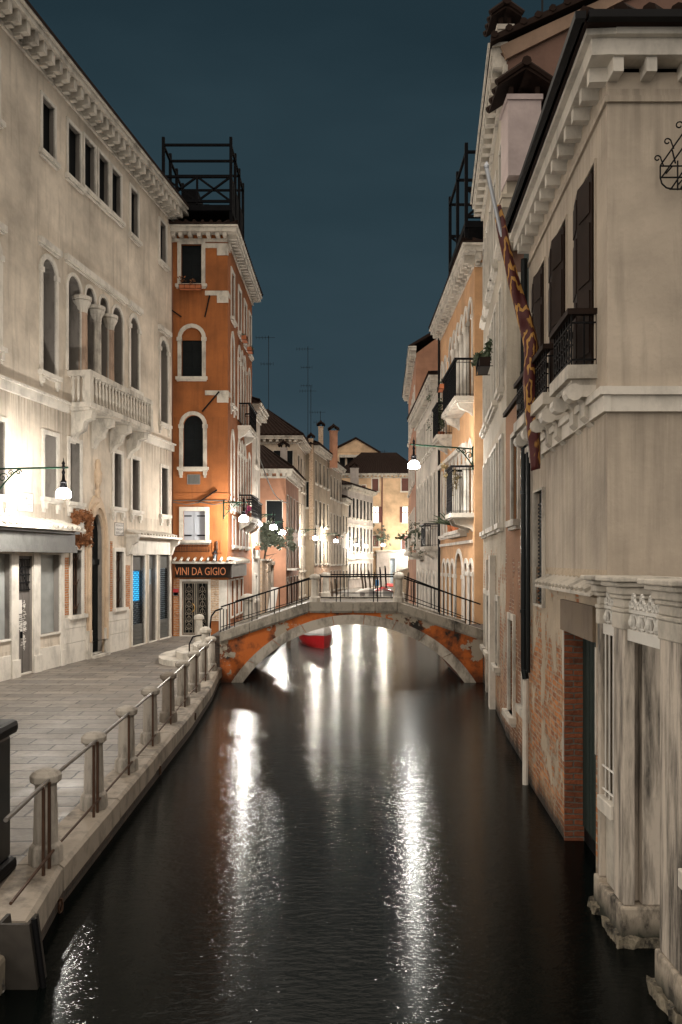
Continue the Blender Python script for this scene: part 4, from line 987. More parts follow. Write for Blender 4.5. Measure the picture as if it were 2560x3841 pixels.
# near left: steel cabinet, stone corner, steel pile, chain, rings
r = root('steel_cabinet', (-3.55, 7.35, QZ), 'dark steel cabinet with rounded lid standing by the quay railing', 'cabinet')
xe = -3.185
MB().box(xe-.9, xe, 7.0, 7.6, QZ+.14, QZ+1.32).build('body', simple('dark_brushed_steel', (.045, .045, .045), .35, .7, .5), r, bevel=.03)
MB().box(xe-.93, xe+.06, 6.94, 7.66, QZ+1.321, QZ+1.46).build('lid', M_iron, r, bevel=.05)
MB().box(xe-.93, xe+.05, 6.95, 7.65, QZ, QZ+.139).build('foot', M_iron, r, bevel=.05)
r = root('steel_pile', (-2.52, 6.5, 0), 'leaning dark steel channel pile standing in the water beside the chained stone block', 'pile')
mb = MB(); A = lambda x, y, z: Vector((x+(z)*-.16+.03, y+z*.06, z))
for x0, x1, y0, y1 in ((-2.69, -2.43, 6.22, 6.25), (-2.69, -2.66, 6.251, 6.42), (-2.46, -2.43, 6.251, 6.42)):
    vs = [A(x, y, z) for z in (-.6, .50) for x, y in ((x0, y0), (x1, y0), (x1, y1), (x0, y1))]; mb.add(vs, [(3, 2, 1, 0), (4, 5, 6, 7), (0, 1, 5, 4), (1, 2, 6, 5), (2, 3, 7, 6), (3, 0, 4, 7)])
mb.build('channel', simple('tarred_steel', (.05, .045, .04), .6, .3, .5), r)
mb = MB(); mb.bar(A(-2.40, 6.26, -.6), A(-2.40, 6.26, .53), .026, 8); mb.build('tube', M_iron, r)
r = tag(MB().box(-7, -2.66, 3.4, 6.46, -.5, .27).build('mooring_block', stone('dark_mossy_stone', (.20, .17, .13), .15, .85, .9), bevel=.04), 'dark mossy stone block of the landing below the steel pile and chain', 'stone block')
mb = MB()
def link(mb, c, d, R, r_):
    d = Vector(d).normalized(); a = d; b = d.orthogonal().normalized(); mb.path([Vector(c)+a*R*1.3*math.cos(t*PI/4)+b*R*.8*math.sin(t*PI/4) for t in range(9)], r_, 4)
for k in range(9): link(mb, (-2.76+k*.012, 6.2-.004*k, .40-.045*k), (.2, .1*(-1)**k, -1), .03, .008)
tag(mb.build('mooring_chain', M_steel), 'rusty chain hanging over the stone block by the steel pile', 'chain')
for px_, py_, lb in ((217, 3420, 'iron mooring ring on the quay wall near the steel pile'), (595, 2880, 'iron mooring ring on the quay wall below the third stone post'), (728, 2648, 'iron mooring ring on the quay wall below the seventh stone post')):
    k = (px_-CX)/F; y = 7.0
    for a, b in zip(edge, edge[1:]):
        d = (b[0]-a[0], b[1]-a[1]); t = (k*a[1]-a[0])/(d[0]-k*d[1])
        if 0 <= t <= 1: y = a[1]+d[1]*t; x = a[0]+d[0]*t
    mb = MB(); z = CZ-(py_-HY)*y/F; z = max(.1, min(.3, z)); mb.path([(x+.03, y+.05*math.cos(t*PI/5), z-.05+.06*math.sin(t*PI/5)) for t in range(11)], .012, 5); mb.box(x-.03, x+.05, y-.015, y+.015, z, z+.03); tag(mb.build('mooring_ring', M_rust), lb, 'mooring ring')

# ================================================================== right bank: beige house with flag
R1 = Bld('beige_house', [(2.867, 12.0), (2.60, 7.68), (8.5, 7.68), (8.5, 12.0)], -.6, 8.16, M_r1, 'beige plaster house with brown shutters and small iron balconies flying the crimson flag', 'building')
f = R1.f[0]; g = R1.f[1]
for k, (xl, xr, yt) in enumerate(((2166, 2236, 618), (2072, 2128, 794), (2007, 2047, 954))):
    a, b = f.u(xl), f.u(xr); o = R1.win(0, a, b, 5.42, 7.50, frame=.025, proud=.02, fill=M_shutbrown, depth=.12, sill=False, fm=M_r1)
    th = .13
    for uh, d_ in ((a, 1), (b, -1)):                       # one leaf of each pair stands ajar
        wd = (b-a)/2; mb = MB(); c0 = f.pt(uh, 0, .02); dr_ = f.d*d_*math.cos(th)+f.n*math.sin(th)
        nn_ = dr_.cross(Vector((0, 0, 1)))
        fn = lambda p, q, w: c0+dr_*p+nn_*w+Vector((0, 0, q))
        mb.hexa(fn, .01, wd, 5.43, 7.40, -.02, .02)
        for z0, z1 in ((5.55, 6.2), (6.3, 6.9), (7.0, 7.32)): mb.hexa(fn, .05, wd-.05, z0, z1, .02, .032); mb.hexa(fn, .05, wd-.05, z0, z1, -.032, -.02)
        mb.build('shutter', M_shutbrown, o)
    iron_balcony(R1, 0, a-.06, b+.06, 5.40, .30, .56, rail=M_shutbrown)
    for uu in (a-.02, b-.16):
        mb = MB()
        p0 = f.pt(uu, 5.13, .22); mb.bar(p0, f.pt(uu+.18, 5.13, .22), .09, 10); mb.hexa(f.pt, uu+.005, uu+.175, 5.08, 5.20, -.02, .2)
        R1.part('balcony_bracket', mb, M_trim)
R1.winpx(0, 2012, 2045, 1850, 2262, frame=.03, fill=M_shut, depth=.05, sill=False, fm=M_trim2)
mb = MB(); a, b = f.u(2013), f.u(2044); zz = f.z(2012, 2262)
for k in range(26): mb.hexa(f.pt, a+.01, b-.01, zz+.03+k*.055, zz+.06+k*.055, -.05, -.02)
R1.part('louvre', mb, M_shut)
# water door
a, b = f.u(2117), f.u(2236); a += .02
od = R1.win(0, a, b, -.4, 2.55, frame=0, fill=M_dark, depth=.25, sill=False, name='water_door', split=False, fillname='door_leaf')
mb = MB(); mb.hexa(f.pt, a-.08, b+.0, 2.551, 2.92, -.02, .035); mb.build('lintel', stone('stained_brown_stone', (.15, .11, .075), .4, .85, .8), od)
mb = MB(); mb.hexa(f.pt, a-.07, a-.002, 1.95, 2.55, -.20, .012); mb.hexa(f.pt, a-.07, a-.002, .95, 1.42, -.20, .012); mb.hexa(f.pt, b+.002, b+.06, 1.4, 2.5, -.20, .012); mb.build('jamb_stone', M_trim2, od)
mb = MB(); mb.hexa(f.pt, a+.001, a+.03, -.4, 2.54, -.228, .006); mb.build('brick_jamb', brick('dark_wet_brick', (.26, .075, .03), (.15, .05, .025), (.13, .11, .09)), od)
mb = MB()
for k in range(7): mb.hexa(f.pt, a+.06+k*.16, a+.205+k*.16, .2, 2.5, -.228, -.205)
mb.build('door_board', M_shutgreen, od)
# string course, moulding, pipes
mb = MB()
for fc, e0, e1 in ((f, 0, f.L+.06), (g, .0, g.L)): dz = .002 if fc is g else 0; mb.hexa(fc.pt, e0, e1, 4.84+dz, 5.0-dz, -.02, .05); mb.hexa(fc.pt, e0, e1+(.03 if fc is f else 0), 5.0-dz+.001, 5.08-dz, -.02, .09)
R1.part('string_course', mb, M_trim)
mb = MB(); mb.hexa(f.pt, 0, f.L+.03, 7.86, 7.92, -.02, .03); mb.hexa(g.pt, .0, g.L, 7.861, 7.919, -.02, .03); R1.part('moulding', mb, M_r1)
R1.cornice([0, 1], 8.07, .20, .36, .10, .14, M_trim, ext=True, base=False)
mb = MB(); c = f.pt(.10, 0, .09); mb.path([(c.x, c.y, 7.95), (c.x, c.y, 1.75), (c.x+.02, c.y-.03, 1.6)], .052, 10)
c = f.pt(.28, 0, .06); mb.bar((c.x, c.y, 1.72), (c.x, c.y, 6.9), .035, 8)
for zz in (2.6, 4.4, 6.2): mb.lathe((f.pt(.10, 0, .09).x, f.pt(.10, 0, .09).y, zz), [(.062, 0), (.062, .05)], 10)
R1.part('drainpipe', mb, simple('black_drainpipe', (.010, .012, .013), .3, .2, .3))
mb = MB(); c = f.pt(.10, 0, .07); mb.bar((c.x, c.y, -.4), (c.x, c.y, 1.58), .045, 8); R1.part('white_pipe', mb, M_trim)
mb = MB()                                                   # small tiled ledge above the water door
ua, ub = f.u(2055), f.L
mb.add([f.pt(ua, 3.04, .17), f.pt(ub, 3.04, .17), f.pt(ub, 3.14, -.02), f.pt(ua, 3.14, -.02), f.pt(ua, 3.07, .17), f.pt(ub, 3.07, .17), f.pt(ub, 3.18, -.02), f.pt(ua, 3.18, -.02)], [(0, 1, 2, 3), (4, 5, 6, 7), (0, 1, 5, 4), (1, 2, 6, 5), (2, 3, 7, 6), (3, 0, 4, 7)])
for k in range(int((ub-ua)/.2)): mb.bar(f.pt(ua+.1+k*.2, 3.10, .18), f.pt(ua+.1+k*.2, 3.19, 0), .035, 6)
R1.part('tiled_ledge', mb, M_trim2)
R1.finish({0: [(-.6, 3.3, M_r1low), (3.3, 8.16, M_r1)]})
mb = MB(); n = 9                                            # tiled roof with rows of round tiles
zt = 8.43
mb.add([(2.52, 12.1, zt), (2.26, 7.36, zt), (8.6, 7.36, zt), (8.6, 12.1, zt), (2.52, 12.1, zt+.06), (2.26, 7.36, zt+.06), (8.6, 7.36, zt+.06), (8.6, 12.1, zt+.06), (5.5, 9.8, zt+.9), (8.6, 9.8, zt+.9)], [(0, 1, 2, 3), (0, 1, 5, 4), (1, 2, 6, 5), (4, 5, 8), (5, 6, 9, 8), (4, 8, 9, 7)])
for k in range(20): t = k/19; mb.bar(Vector((2.27, 7.36, zt+.08)).lerp(Vector((2.52, 12.1, zt+.08)), t), Vector((5.5, 9.8, zt+.93)).lerp(Vector((5.6, 9.9, zt+.93)), t), .07, 6)
for k in range(22): x = 2.6+k*.27; mb.bar((x, 7.34, zt+.09), (x+(5.5-2.3)*max(0, 1-(x-2.3)/3.2)*.9, 9.8, zt+.95), .075, 8)
R1.part('roof', mb, M_roof)
mb = MB(); mb.hexa(f.pt, -.1, f.L+.4, 8.43, 8.50, .30, .40); mb.hexa(g.pt, -.3, g.L, 8.431, 8.501, .30, .40); R1.part('gutter', mb, M_iron)
# wrought iron sign bracket / grille on the front face
r = root('iron_grille', g.pt(g.u(2500), g.z(2500, 730), .1), 'black wrought iron bracket with scrolls on the beige house front wall', 'iron bracket')
mb = MB(); q = lambda px_, py_, w=.14: g.pt(g.u(px_), g.z(px_, py_), w)
for a, b in (((2456, 650), (2620, 650)), ((2456, 692), (2620, 692)), ((2456, 650), (2456, 692)), ((2456, 648), (2560, 500)), ((2530, 735), (2620, 590)), ((2490, 735), (2620, 735)), ((2520, 630), (2520, 738)), ((2462, 690), (2620, 470)), ((2495, 735), (2560, 640)), ((2500, 590), (2512, 640)), ((2540, 540), (2556, 610))): mb.bar(q(*a), q(*b), .008, 5)
for cx_, cy_, R, a0 in ((2445, 622, 13, 0), (2482, 560, 14, 0), (2526, 500, 16, 0), (2555, 470, 12, 0)):
    mb.path([q(cx_+R*(1-.05*t)*math.cos(a0+t*.5), cy_-R*(1-.05*t)*math.sin(a0+t*.5)) for t in range(13)], .007, 5)
    mb.bar(q(cx_+R, cy_), q(cx_+R+10, cy_+26), .007, 5)
mb.path([q(2456, 692), q(2462, 715), q(2478, 730), q(2500, 735)], .008, 5); mb.path([q(2560, 560), q(2548, 590), q(2552, 630), q(2575, 650)], .007, 5)
for px_, py_ in ((2500, 650), (2545, 692), (2600, 735)): mb.bar(q(px_, py_, .14), q(px_, py_, -.02), .008, 5)
mb.build('scrollwork', M_iron, r)
# flag
fl = root('flag', pix(2022, 1513, 10.2), 'furled crimson and gold flag hanging from a steep metal pole on the beige house', 'flag')
mb = MB(); mb.bar(pix(2022, 1513, 10.35), pix(1826, 631, 9.9), .030, 10, .026); mb.lathe(pix(1826, 631, 9.9), [(.03, 0), (.035, .03), (.01, .08)], 8); mb.build('pole', simple('pale_metal_pole', (.42, .45, .50), .35, .6, .1), fl)
mb = MB(); zp = f.z(1990, 1408); uu = f.u(2020); mb.hexa(f.pt, uu-.05, uu+.05, 5.55, 5.62, -.02, .30); mb.build('pole_bracket', M_steel, fl)
Lc = [(1866, 770), (1861, 820), (1877, 906), (1895, 982), (1913, 1074), (1933, 1146), (1945, 1195), (1958, 1240), (1972, 1300), (1974, 1360), (1969, 1430), (1976, 1530), (1982, 1620), (1990, 1680), (1996, 1767)]
Rc = [(1878, 770), (1892, 824), (1908, 900), (1926, 980), (1948, 1060), (1970, 1130), (1992, 1200), (2006, 1250), (2020, 1320), (2022, 1400), (2023, 1480), (2025, 1560), (2022, 1640), (2024, 1700), (2024, 1757)]
vs = []; fs = []; n = 12
from bisect import bisect
rows = []
for j in range(len(Lc)-1):
    for s_ in range(4): t = s_/4; rows.append((Lc[j][0]+(Lc[j+1][0]-Lc[j][0])*t, Lc[j][1]+(Lc[j+1][1]-Lc[j][1])*t, Rc[j][0]+(Rc[j+1][0]-Rc[j][0])*t, Rc[j][1]+(Rc[j+1][1]-Rc[j][1])*t))
rows.append((*Lc[-1], *Rc[-1])); rows = [(a-(c-a)*.14, b, c+(c-a)*.14, d) for a, b, c, d in rows]
for i, (x0, y0, x1, y1) in enumerate(rows):
    D0 = 10.0+.3*i/len(rows)
    for k in range(n):
        a = 2*PI*k/n; t = .5-.5*math.cos(a); fold = 1+.40*math.sin(3*a+i*.30)+.2*math.sin(i*.8+a); sd = math.sin(a)
        hw2 = max(.03, (x1-x0)*D0/F/2); p = pix(x0+(x1-x0)*t, y0+(y1-y0)*t, D0); p.y -= sd*hw2*.75*fold; vs.append(p)
for i in range(len(rows)-1):
    for k in range(n): fs.append((i*n+k, i*n+(k+1) % n, (i+1)*n+(k+1) % n, (i+1)*n+k))
fs += [tuple(range(n)), tuple((len(rows)-1)*n+k for k in range(n))]
mb = MB(); mb.add(vs, fs); mb.build('cloth', M_flag, fl, smooth=True)

# ================================================================== right front: water loggia wall with stone piers
LG = root('water_loggia', (2.7, 6, 0), 'waterside wall of pale stone piers with white iron grilles before the beige house', 'wall')
X0, X1 = 2.50, 2.84
M_tide = stone('tide_stained_stone', (.36, .31, .25), .10, .8, 1.0, 5.0, .5, True, .42, .62)
M_tide2 = stone('rough_footing_stone', (.22, .19, .14), .08, .9, 1.0, 7.0, .7, False, .4, .6)
def rough_block(x0, x1, y0, y1, z0, z1, n=9, j=.022):
    """eroded masonry: a box whose skin is broken into small uneven facets"""
    mb = MB(); rr = random.Random(int((x0+y0)*100)); P = {}
    def v(a, b, c):
        k = (round(a*n), round(b*n), round(c*3))
        if k not in P: P[k] = Vector((x0+(x1-x0)*a+rr.uniform(-j, j), y0+(y1-y0)*b+rr.uniform(-j, j), z0+(z1-z0)*c+rr.uniform(-j, j)))
        return P[k]
    vs = []; fs = []
    for i in range(n):
        for q in range(3):
            for A, B in ((lambda t: (t, 0), 0), (lambda t: (t, 1), 0), (lambda t: (0, t), 0), (lambda t: (1, t), 0)):
                o = len(vs); p0, p1 = A(i/n), A((i+1)/n); vs += [v(*p0, q/3), v(*p1, q/3), v(*p1, (q+1)/3), v(*p0, (q+1)/3)]; fs.append((o, o+1, o+2, o+3))
        for q in range(n): o = len(vs); vs += [v(i/n, q/n, 1), v((i+1)/n, q/n, 1), v((i+1)/n, (q+1)/n, 1), v(i/n, (q+1)/n, 1)]; fs.append((o, o+1, o+2, o+3))
    idx = {}; out = []; f2 = []
    for p in vs:
        k = tuple(round(c, 6) for c in p)
        if k not in idx: idx[k] = len(out); out.append(p)
    f2 = [tuple(idx[tuple(round(c, 6) for c in vs[i])] for i in f_) for f_ in fs]
    mb.add(out, f2); return mb
def pier(y0, y1, k):
    mb = MB(); mb.box(X0, X0+.10, y0, y1, .34, 2.93); mb.box(X0+.0995, X0+.17, y0+.10, y1-.01, .34, 2.93); mb.box(X0+.1695, X1, y0+.012, y1-.005, .34, 2.93)
    p = mb.build('pier', stone('pier_marble_%d' % k, (.50, .44, .375), .10, .7, .95, 6.0, .10, False, .42, .60), LG, bevel=.012)
    mb = MB(); mb.box(X0-.03, X1+.03, y0-.03, y1+.03, .06, .34); mb.build('pier_base', M_tide, p, bevel=.02)
    rough_block(X0-.075, X1+.07, y0-.075, y1+.07, -.35, .085).build('footing', M_tide2, p)
    mb = MB()
    for z0, z1, e_ in ((2.78, 2.93, .012), (2.931, 2.97, .02), (2.971, 3.05, .004), (3.051, 3.09, .03), (3.091, 3.16, .05), (3.161, 3.205, .09), (3.206, 3.25, .13)): mb.box(X0-e_, X1+e_, y0-e_, y1+e_, z0, z1)
    mb.build('pier_cap', M_trim2, p, bevel=.012)
for k, (y0, y1) in enumerate(((7.60, 7.675), (6.95, 7.22), (5.78, 6.18), (4.5, 4.9))): pier(y0, y1, k)
def bay_grille(y0, y1, gate=False):
    mb = MB(); xg = X0+.05
    mb.box(xg-.02, xg+.02, y0, y1, 2.69, 2.79); mb.box(xg-.015, xg+.015, y0, y1, 2.935, 2.965)
    n = max(2, int((y1-y0)/.19))
    for k in range(n):
        h_ = (y1-y0)/n; c_ = y0+h_*(k+.5)
        for sg in (-1, 1): mb.path([(xg, c_-h_*.5, 2.863), (xg, c_-h_*.28, 2.863+sg*.055), (xg, c_+h_*.28, 2.863+sg*.055), (xg, c_+h_*.5, 2.863)], .010, 4)
        mb.bar((xg, c_, 2.79), (xg, c_, 2.94), .009, 4); mb.bar((xg, c_-h_*.5, 2.79), (xg, c_-h_*.5, 2.94), .010, 4)
        mb.lathe((xg, c_+h_*.22, 2.80), [(.01, 0), (.030, .03), (.034, .06), (.01, .12)], 6)
        for dy, dz, R in ((-.3, .035, .03), (.0, .06, .042), (.3, .035, .03), (0, .11, .025)): mb.path([(xg, c_+dy*h_+R*math.cos(t*PI/4), 2.965+dz+R*math.sin(t*PI/4)) for t in range(9)], .013, 5)
    mb.build('iron_grille', M_whiteiron, LG)
    if gate: return
    mb = MB(); mb.box(X0-.03, X1-.05, y0, y1, 1.0, 1.14); mb.build('sill', M_trim, LG, bevel=.012)
    mb = MB(); mb.box(X0+.06, X1-.08, y0, y1, .30, .999); mb.build('parapet', M_trim2, LG)
    mb = MB(); mb.box(X0-.02, X1, y0, y1, -.4, .299); mb.build('base_ledge', M_tide, LG, bevel=.02)
    mb = MB(); xg = X0+.03
    for zz in (1.2, 1.42): mb.bar((xg, y0, zz), (xg, y1, zz), .012, 5)
    for k in range(3): yy = y0+.08+k*(y1-y0-.16)/2; mb.bar((xg, yy, 1.14), (xg, yy, 2.70), .009, 5)
    mb.build('iron_bar', M_whiteiron, LG)
bay_grille(7.222, 7.598); bay_grille(6.182, 6.948, True); bay_grille(4.902, 5.778)
mb = MB(); mb.box(X0+.13, X1+.35, 7.225, 7.66, 1.145, 3.1); mb.build('rubble_wall', stone('rubble_stone', (.40, .34, .26), .2, .9, .95, 7), LG)
mb = MB(); mb.box(X1+.01, X1+.34, 6.97, 7.19, -.4, 2.9); mb.build('return_wall', stone('return_marble', (.40, .35, .32), .25, .75, .8, 2), LG)
mb = MB(); mb.box(X1+.36, X1+5, 7.2, 7.66, -.4, 3.0); mb.build('yard_wall', M_r1, LG)

# ================================================================== right bank: grey tall house behind, with gable and chimneys
R2 = Bld('grey_house', [(3.98, 22.0), (3.22, 15.3), (10.5, 15.3), (10.5, 22.0)], -.6, 13.1, M_r2, 'tall grey plaster house with rows of long shutters and a dark gable, behind the flag', 'building')
f = R2.f[0]
for z0, z1 in ((9.9, 11.9), (6.9, 9.0), (4.15, 5.9)):
    for k, uu in enumerate((.45, 1.55, 2.75, 3.45, 4.15, 5.5)): R2.win(0, uu, uu+.52, z0, z1, frame=.07, fill=M_shutgrey if False else M_shutgreen, depth=.05, fm=M_trim)
for uu in (.7, 2.0, 4.6): R2.win(0, uu, uu+.5, 1.1, 2.5, frame=.12, fill=M_dark, depth=.2, bars=False, fm=M_trim2, split=False)
R2.part('stone_pilaster', MB().hexa(f.pt, 3.75, 4.15, -.4, 3.5, -.02, .13), M_trim); R2.part('stone_pilaster', MB().hexa(f.pt, 1.55, 1.85, -.4, 3.4, -.02, .05), M_trim2)
R2.finish({0: [(-.6, 6.2, M_r2low), (6.2, 13.1, M_r2)]})
R2.cornice([0], 13.0, .30, .42, .18, .22, M_trim2, ext=False)
g = R2.f[1]
mb = MB(); ridge = 15.55; xm = 8.0
mb.add([(3.22, 15.3, 13.1), (10.5, 15.3, 13.1), (10.5, 15.3, 14.6), (xm, 15.3, ridge), (3.1, 15.3, 13.25)], [(0, 1, 2, 3, 4)]); mb.add([(3.22, 15.295, 9.0), (10.5, 15.295, 9.0), (10.5, 15.295, 13.1), (3.22, 15.295, 13.1)], [(0, 1, 2, 3)])
R2.part('gable', mb, M_brown)
mb = MB(); sk = .1134
def rfn(x0, z0, x1, z1, y0, y1):
    k0, k1 = (sk if x0 < 4 else 0), (sk if x1 < 4 else 0); q = []
    for y in (y0, y1):
        for zz in (0, .12): q += [(x0+k0*(y-15.3), y, z0+zz), (x1+k1*(y-15.3), y, z1+zz)]
    mb.add(q, [(0, 1, 3, 2), (4, 6, 7, 5), (0, 4, 5, 1), (2, 3, 7, 6), (0, 2, 6, 4), (1, 5, 7, 3)])
rfn(2.90, 13.36, xm, ridge+.12, 15.12, 22.3); rfn(xm, ridge+.12, 10.9, 14.5, 15.12, 22.3)
for k in range(18): x0 = 2.95+k*.28; z_ = 13.36+(x0-2.9)*(ridge+.12-13.36)/(xm-2.9)+.12; mb.bar((x0, 15.1, z_), (x0+sk*6.9*(1-k/18), 22.3, z_), .07, 6)
rf2 = R2.part('roof', mb, M_roof)
mb = MB(); mb.prism(lambda p, q, w: Vector((p, w, q)), [(3.2, 13.1), (xm, ridge-.05), (xm, ridge+.06), (3.1, 13.36)], 15.22, 15.29); R2.part('verge_band', mb, plaster('pale_brown_plaster', (.30, .20, .14), .5, .5))
def chimney(bl, x0, x1, y0, y1, z0, z1, mat, capw=.16, tiles=True):
    mb = MB(); mb.box(x0, x1, y0, y1, z0, z1); mb.box(x0-.03, x1+.03, y0-.03, y1+.03, z1-.10, z1-.001); c_ = mb.build('chimney', mat, bl.r); xm_ = (x0+x1)/2; ym_ = (y0+y1)/2; mb = MB()
    for i, j in ((0, 0), (1, 0), (0, 1), (1, 1)): mb.box(x0+.02+i*(x1-x0-.12), x0+.10+i*(x1-x0-.12), y0+.02+j*(y1-y0-.12), y0+.10+j*(y1-y0-.12), z1, z1+.16)
    w2 = (x1-x0)/2+capw; h2 = w2*.62
    for yy0, yy1 in ((y0-.12, y1+.12),):
        for sgn in (-1, 1): mb.prism(lambda p, q, w: Vector((p, w, q)), [(xm_+sgn*w2, z1+.08), (xm_+sgn*w2, z1+.16), (xm_, z1+.16+h2), (xm_, z1+.08+h2)], yy0, yy1)
        for k in range(4): yy = yy0+(yy1-yy0)*k/3; mb.bar((xm_-w2-.03, yy, z1+.15), (xm_, yy, z1+.2+h2), .055, 6); mb.bar((xm_+w2+.03, yy, z1+.15), (xm_, yy, z1+.2+h2), .055, 6)
        mb.bar((xm_, yy0-.06, z1+.2+h2), (xm_, yy1+.06, z1+.2+h2), .09, 8)
    mb.build('chimney_cap', M_roof, c_); return c_
chimney(R2, 3.18, 3.47, 15.9, 16.3, 12.9, 14.22, M_white, .16)
c_ = chimney(R2, 3.11, 3.72, 14.62, 15.28, 10.55, 12.05, plaster('pinkish_chimney_plaster', (.46, .38, .37), .6, .4), .22)
mb = MB(); mb.box(3.13, 3.55, 14.85, 15.28, 9.4, 10.549); mb.box(3.0, 3.40, 14.6, 15.28, 9.95, 10.12); mb.box(2.98, 3.42, 14.58, 15.28, 10.121, 10.19); mb.build('chimney_corbel', M_r2, c_)
# low lean-to between the beige house and the grey house
R2b = Bld('lean_to', [(3.20, 15.28), (2.96, 12.05), (8.4, 12.05), (8.4, 15.28)], -.6, 6.15, M_brown, 'narrow brown brick and plaster front behind the black drainpipe, between beige and grey houses', 'building')
f = R2b.f[0]
R2b.win(0, 1.0, 1.75, 4.1, 5.6, frame=.08, fill=M_shutgreen, depth=.06, fm=M_trim2); R2b.win(0, .6, 1.2, .6, 2.3, frame=.12, fill=M_dark, depth=.2, fm=M_trim2, split=False)
R2b.win(0, 2.3, 2.8, 1.0, 2.6, frame=.10, fill=M_dark, depth=.2, fm=M_trim2, split=False)
mb = MB(); mb.hexa(f.pt, 2.55, 3.1, 5.9, 9.3, .0, .05); R2b.part('shutter', mb, M_shutgreen)
R2b.finish({0: [(-.6, 6.15, peeling('brown_plaster_over_brick', (.27, .13, .06), 4.4, 4.5, (.27, .09, .035), (.15, .055, .025)))]})
mb = MB(); mb.add([(2.90, 12.0, 6.16), (3.14, 15.27, 6.16), (8.4, 15.27, 6.7), (8.4, 12.0, 6.7), (2.90, 12.0, 6.24), (3.14, 15.27, 6.24), (8.4, 15.27, 6.8), (8.4, 12.0, 6.8)], [(0, 1, 2, 3), (4, 5, 6, 7), (0, 1, 5, 4), (1, 2, 6, 5), (2, 3, 7, 6), (3, 0, 4, 7)]); R2b.part('roof', mb, M_roof)
planter(R2.f[0], 6.5, 7.15, .42, 'brown planter box with trailing greenery on the grey house beside the flag pole', .75, 420, mat=M_shutbrown)
# ================================================================== right bank: peach house with arcade
R3 = Bld('peach_house', [(4.25, 33.6), (4.25, 25.05), (10, 25.05), (10, 33.6)], -.4, 13.1, M_peach, 'peach orange house with white gothic windows and ground floor arcade beside the bridge', 'building')
f = R3.f[0]
for zz, h in ((8.7, 3.2), (4.4, 2.9)):
    for k in range(6):
        u1_ = f.L-.35-k*.92; R3.win(0, u1_-.72, u1_, zz, zz+h, 'point', frame=.11, fill=M_shutgrey if k % 2 else M_dark, depth=.25, fm=M_trim, sill=False, caps=True, split=False, fillname='pane')
    for k in range(1, 5):
        c = f.pt(f.L-.25-k*.92+.0, 0, .08); MB().lathe((c.x, c.y, 0), [(.13, zz), (.09, zz+.15), (.085, zz+h-1.1), (.15, zz+h-.85), (.15, zz+h-.78)], 10).build('column', M_trim, R3.r)
    for k in range(2): u1_ = 1.0+k*1.0; R3.win(0, u1_-.6, u1_, zz, zz+h-.3, 'point', frame=.11, fill=M_shut, depth=.2, fm=M_trim, split=False)
for k, (a, w_) in enumerate(((f.L-.85, .62), (f.L-1.9, .62), (f.L-4.0, 1.6), (f.L-5.3, .9), (f.L-6.5, .9), (f.L-7.7, .9))):
    R3.win(0, a-.0, a+w_, .1, 3.3+(.35 if k == 2 else 0), 'round', frame=.16, fill=M_white, depth=.9, fm=M_trim, sill=False, caps=True, split=False, fillname='inner_wall')
R3.finish(); R3.cornice([0, 1], 12.85, .38, .40, .17, .26, M_trim2, curved=True); R3.roof(.9, .42, 13.34, .4)
iron_balcony(R3, 0, f.L-3.4, f.L-.1, 8.65, .62, 1.2, ornate=False); iron_balcony(R3, 0, f.L-6.6, f.L-5.0, 8.2, .6, 1.2, ornate=False)
iron_balcony(R3, 0, f.L-1.4, f.L-.05, 4.9, .75, 1.5)
mb = MB(); mb.hexa(f.pt, f.L-5.2, f.L-1.5, 4.3, 4.42, -.02, .32); mb.hexa(f.pt, f.L-5.2, f.L-1.5, 4.2, 4.3, -.02, .24); mb.hexa(f.pt, .05, f.L-1.6, 7.2, 7.36, -.02, .15); mb.hexa(f.pt, .05, f.L-.3, 3.95, 4.05, -.02, .08); R3.part('string_course', mb, M_trim)
mb = MB(); c = f.pt(.12, 0, .08); mb.bar((c.x, c.y, .2), (c.x, c.y, 12.9), .05, 8); R3.part('drainpipe', mb, M_iron)
pot_plant(f.pt(f.L-3.9, 4.43, .2), 'spiky', 'large spiky agave in a pot on the peach house ledge, left of the terracotta row', 'potted plant', .75, .3)
pot_plant(f.pt(f.L-2.9, 4.43, .2), 'spiky', 'spiky agave in terracotta pot in the middle of the peach house ledge', 'potted plant', .6, .3)
pot_plant(f.pt(f.L-2.2, 4.43, .2), 'bush', 'terracotta pot with pale plant at the near end of the peach house ledge', 'potted plant', .3, .2, 90, M_leafpale)
pot_plant(f.pt(f.L-1.3, 6.3, .55), 'trailing', 'dry trailing vine over the upper railing of the lowest peach house balcony', 'vine', .9, .3, 260, simple('dry_vine', (.20, .15, .07), .8, 0, .5), pot=False, name='vine')
pot_plant(f.pt(f.L-6.0, 8.2, .3), 'bush', 'leafy shrub in a large terracotta pot on the far balcony of the peach house', 'potted plant', 1.4, .4, 420, potm=M_terra)
planter(f, f.L-3.3, 9.5, .62, 'orange planter box hung outside the upper peach house balcony railing', .6, 10, mat=M_terra)
altana('roof_terrace', 4.30, 6.8, (27.0, 29.0, 31.0), 15.0, 17.7, 'dark timber roof terrace on the peach house roof')
R4 = Bld('pale_house', [(4.30, 45), (4.27, 34.6), (10, 34.6), (10, 45)], -.4, 11.2, M_white, 'pale plaster house with planted stone balconies beyond the peach house', 'building')
f = R4.f[0]
for z0, z1 in ((8.6, 10.3), (5.0, 7.4)):
    for k in range(7): R4.win(0, .6+k*1.4, 1.25+k*1.4, z0, z1, 'rect' if z0 > 8 else 'round', frame=.1, fill=(M_shut if k == 5 and z0 > 8 else M_shutgreen), depth=.15, fm=M_trim)
for k in range(6): R4.win(0, .8+k*1.6, 1.6+k*1.6, .2, 2.8, 'point', frame=.12, fill=M_shutgrey, depth=.25, fm=M_trim, sill=False, split=False)
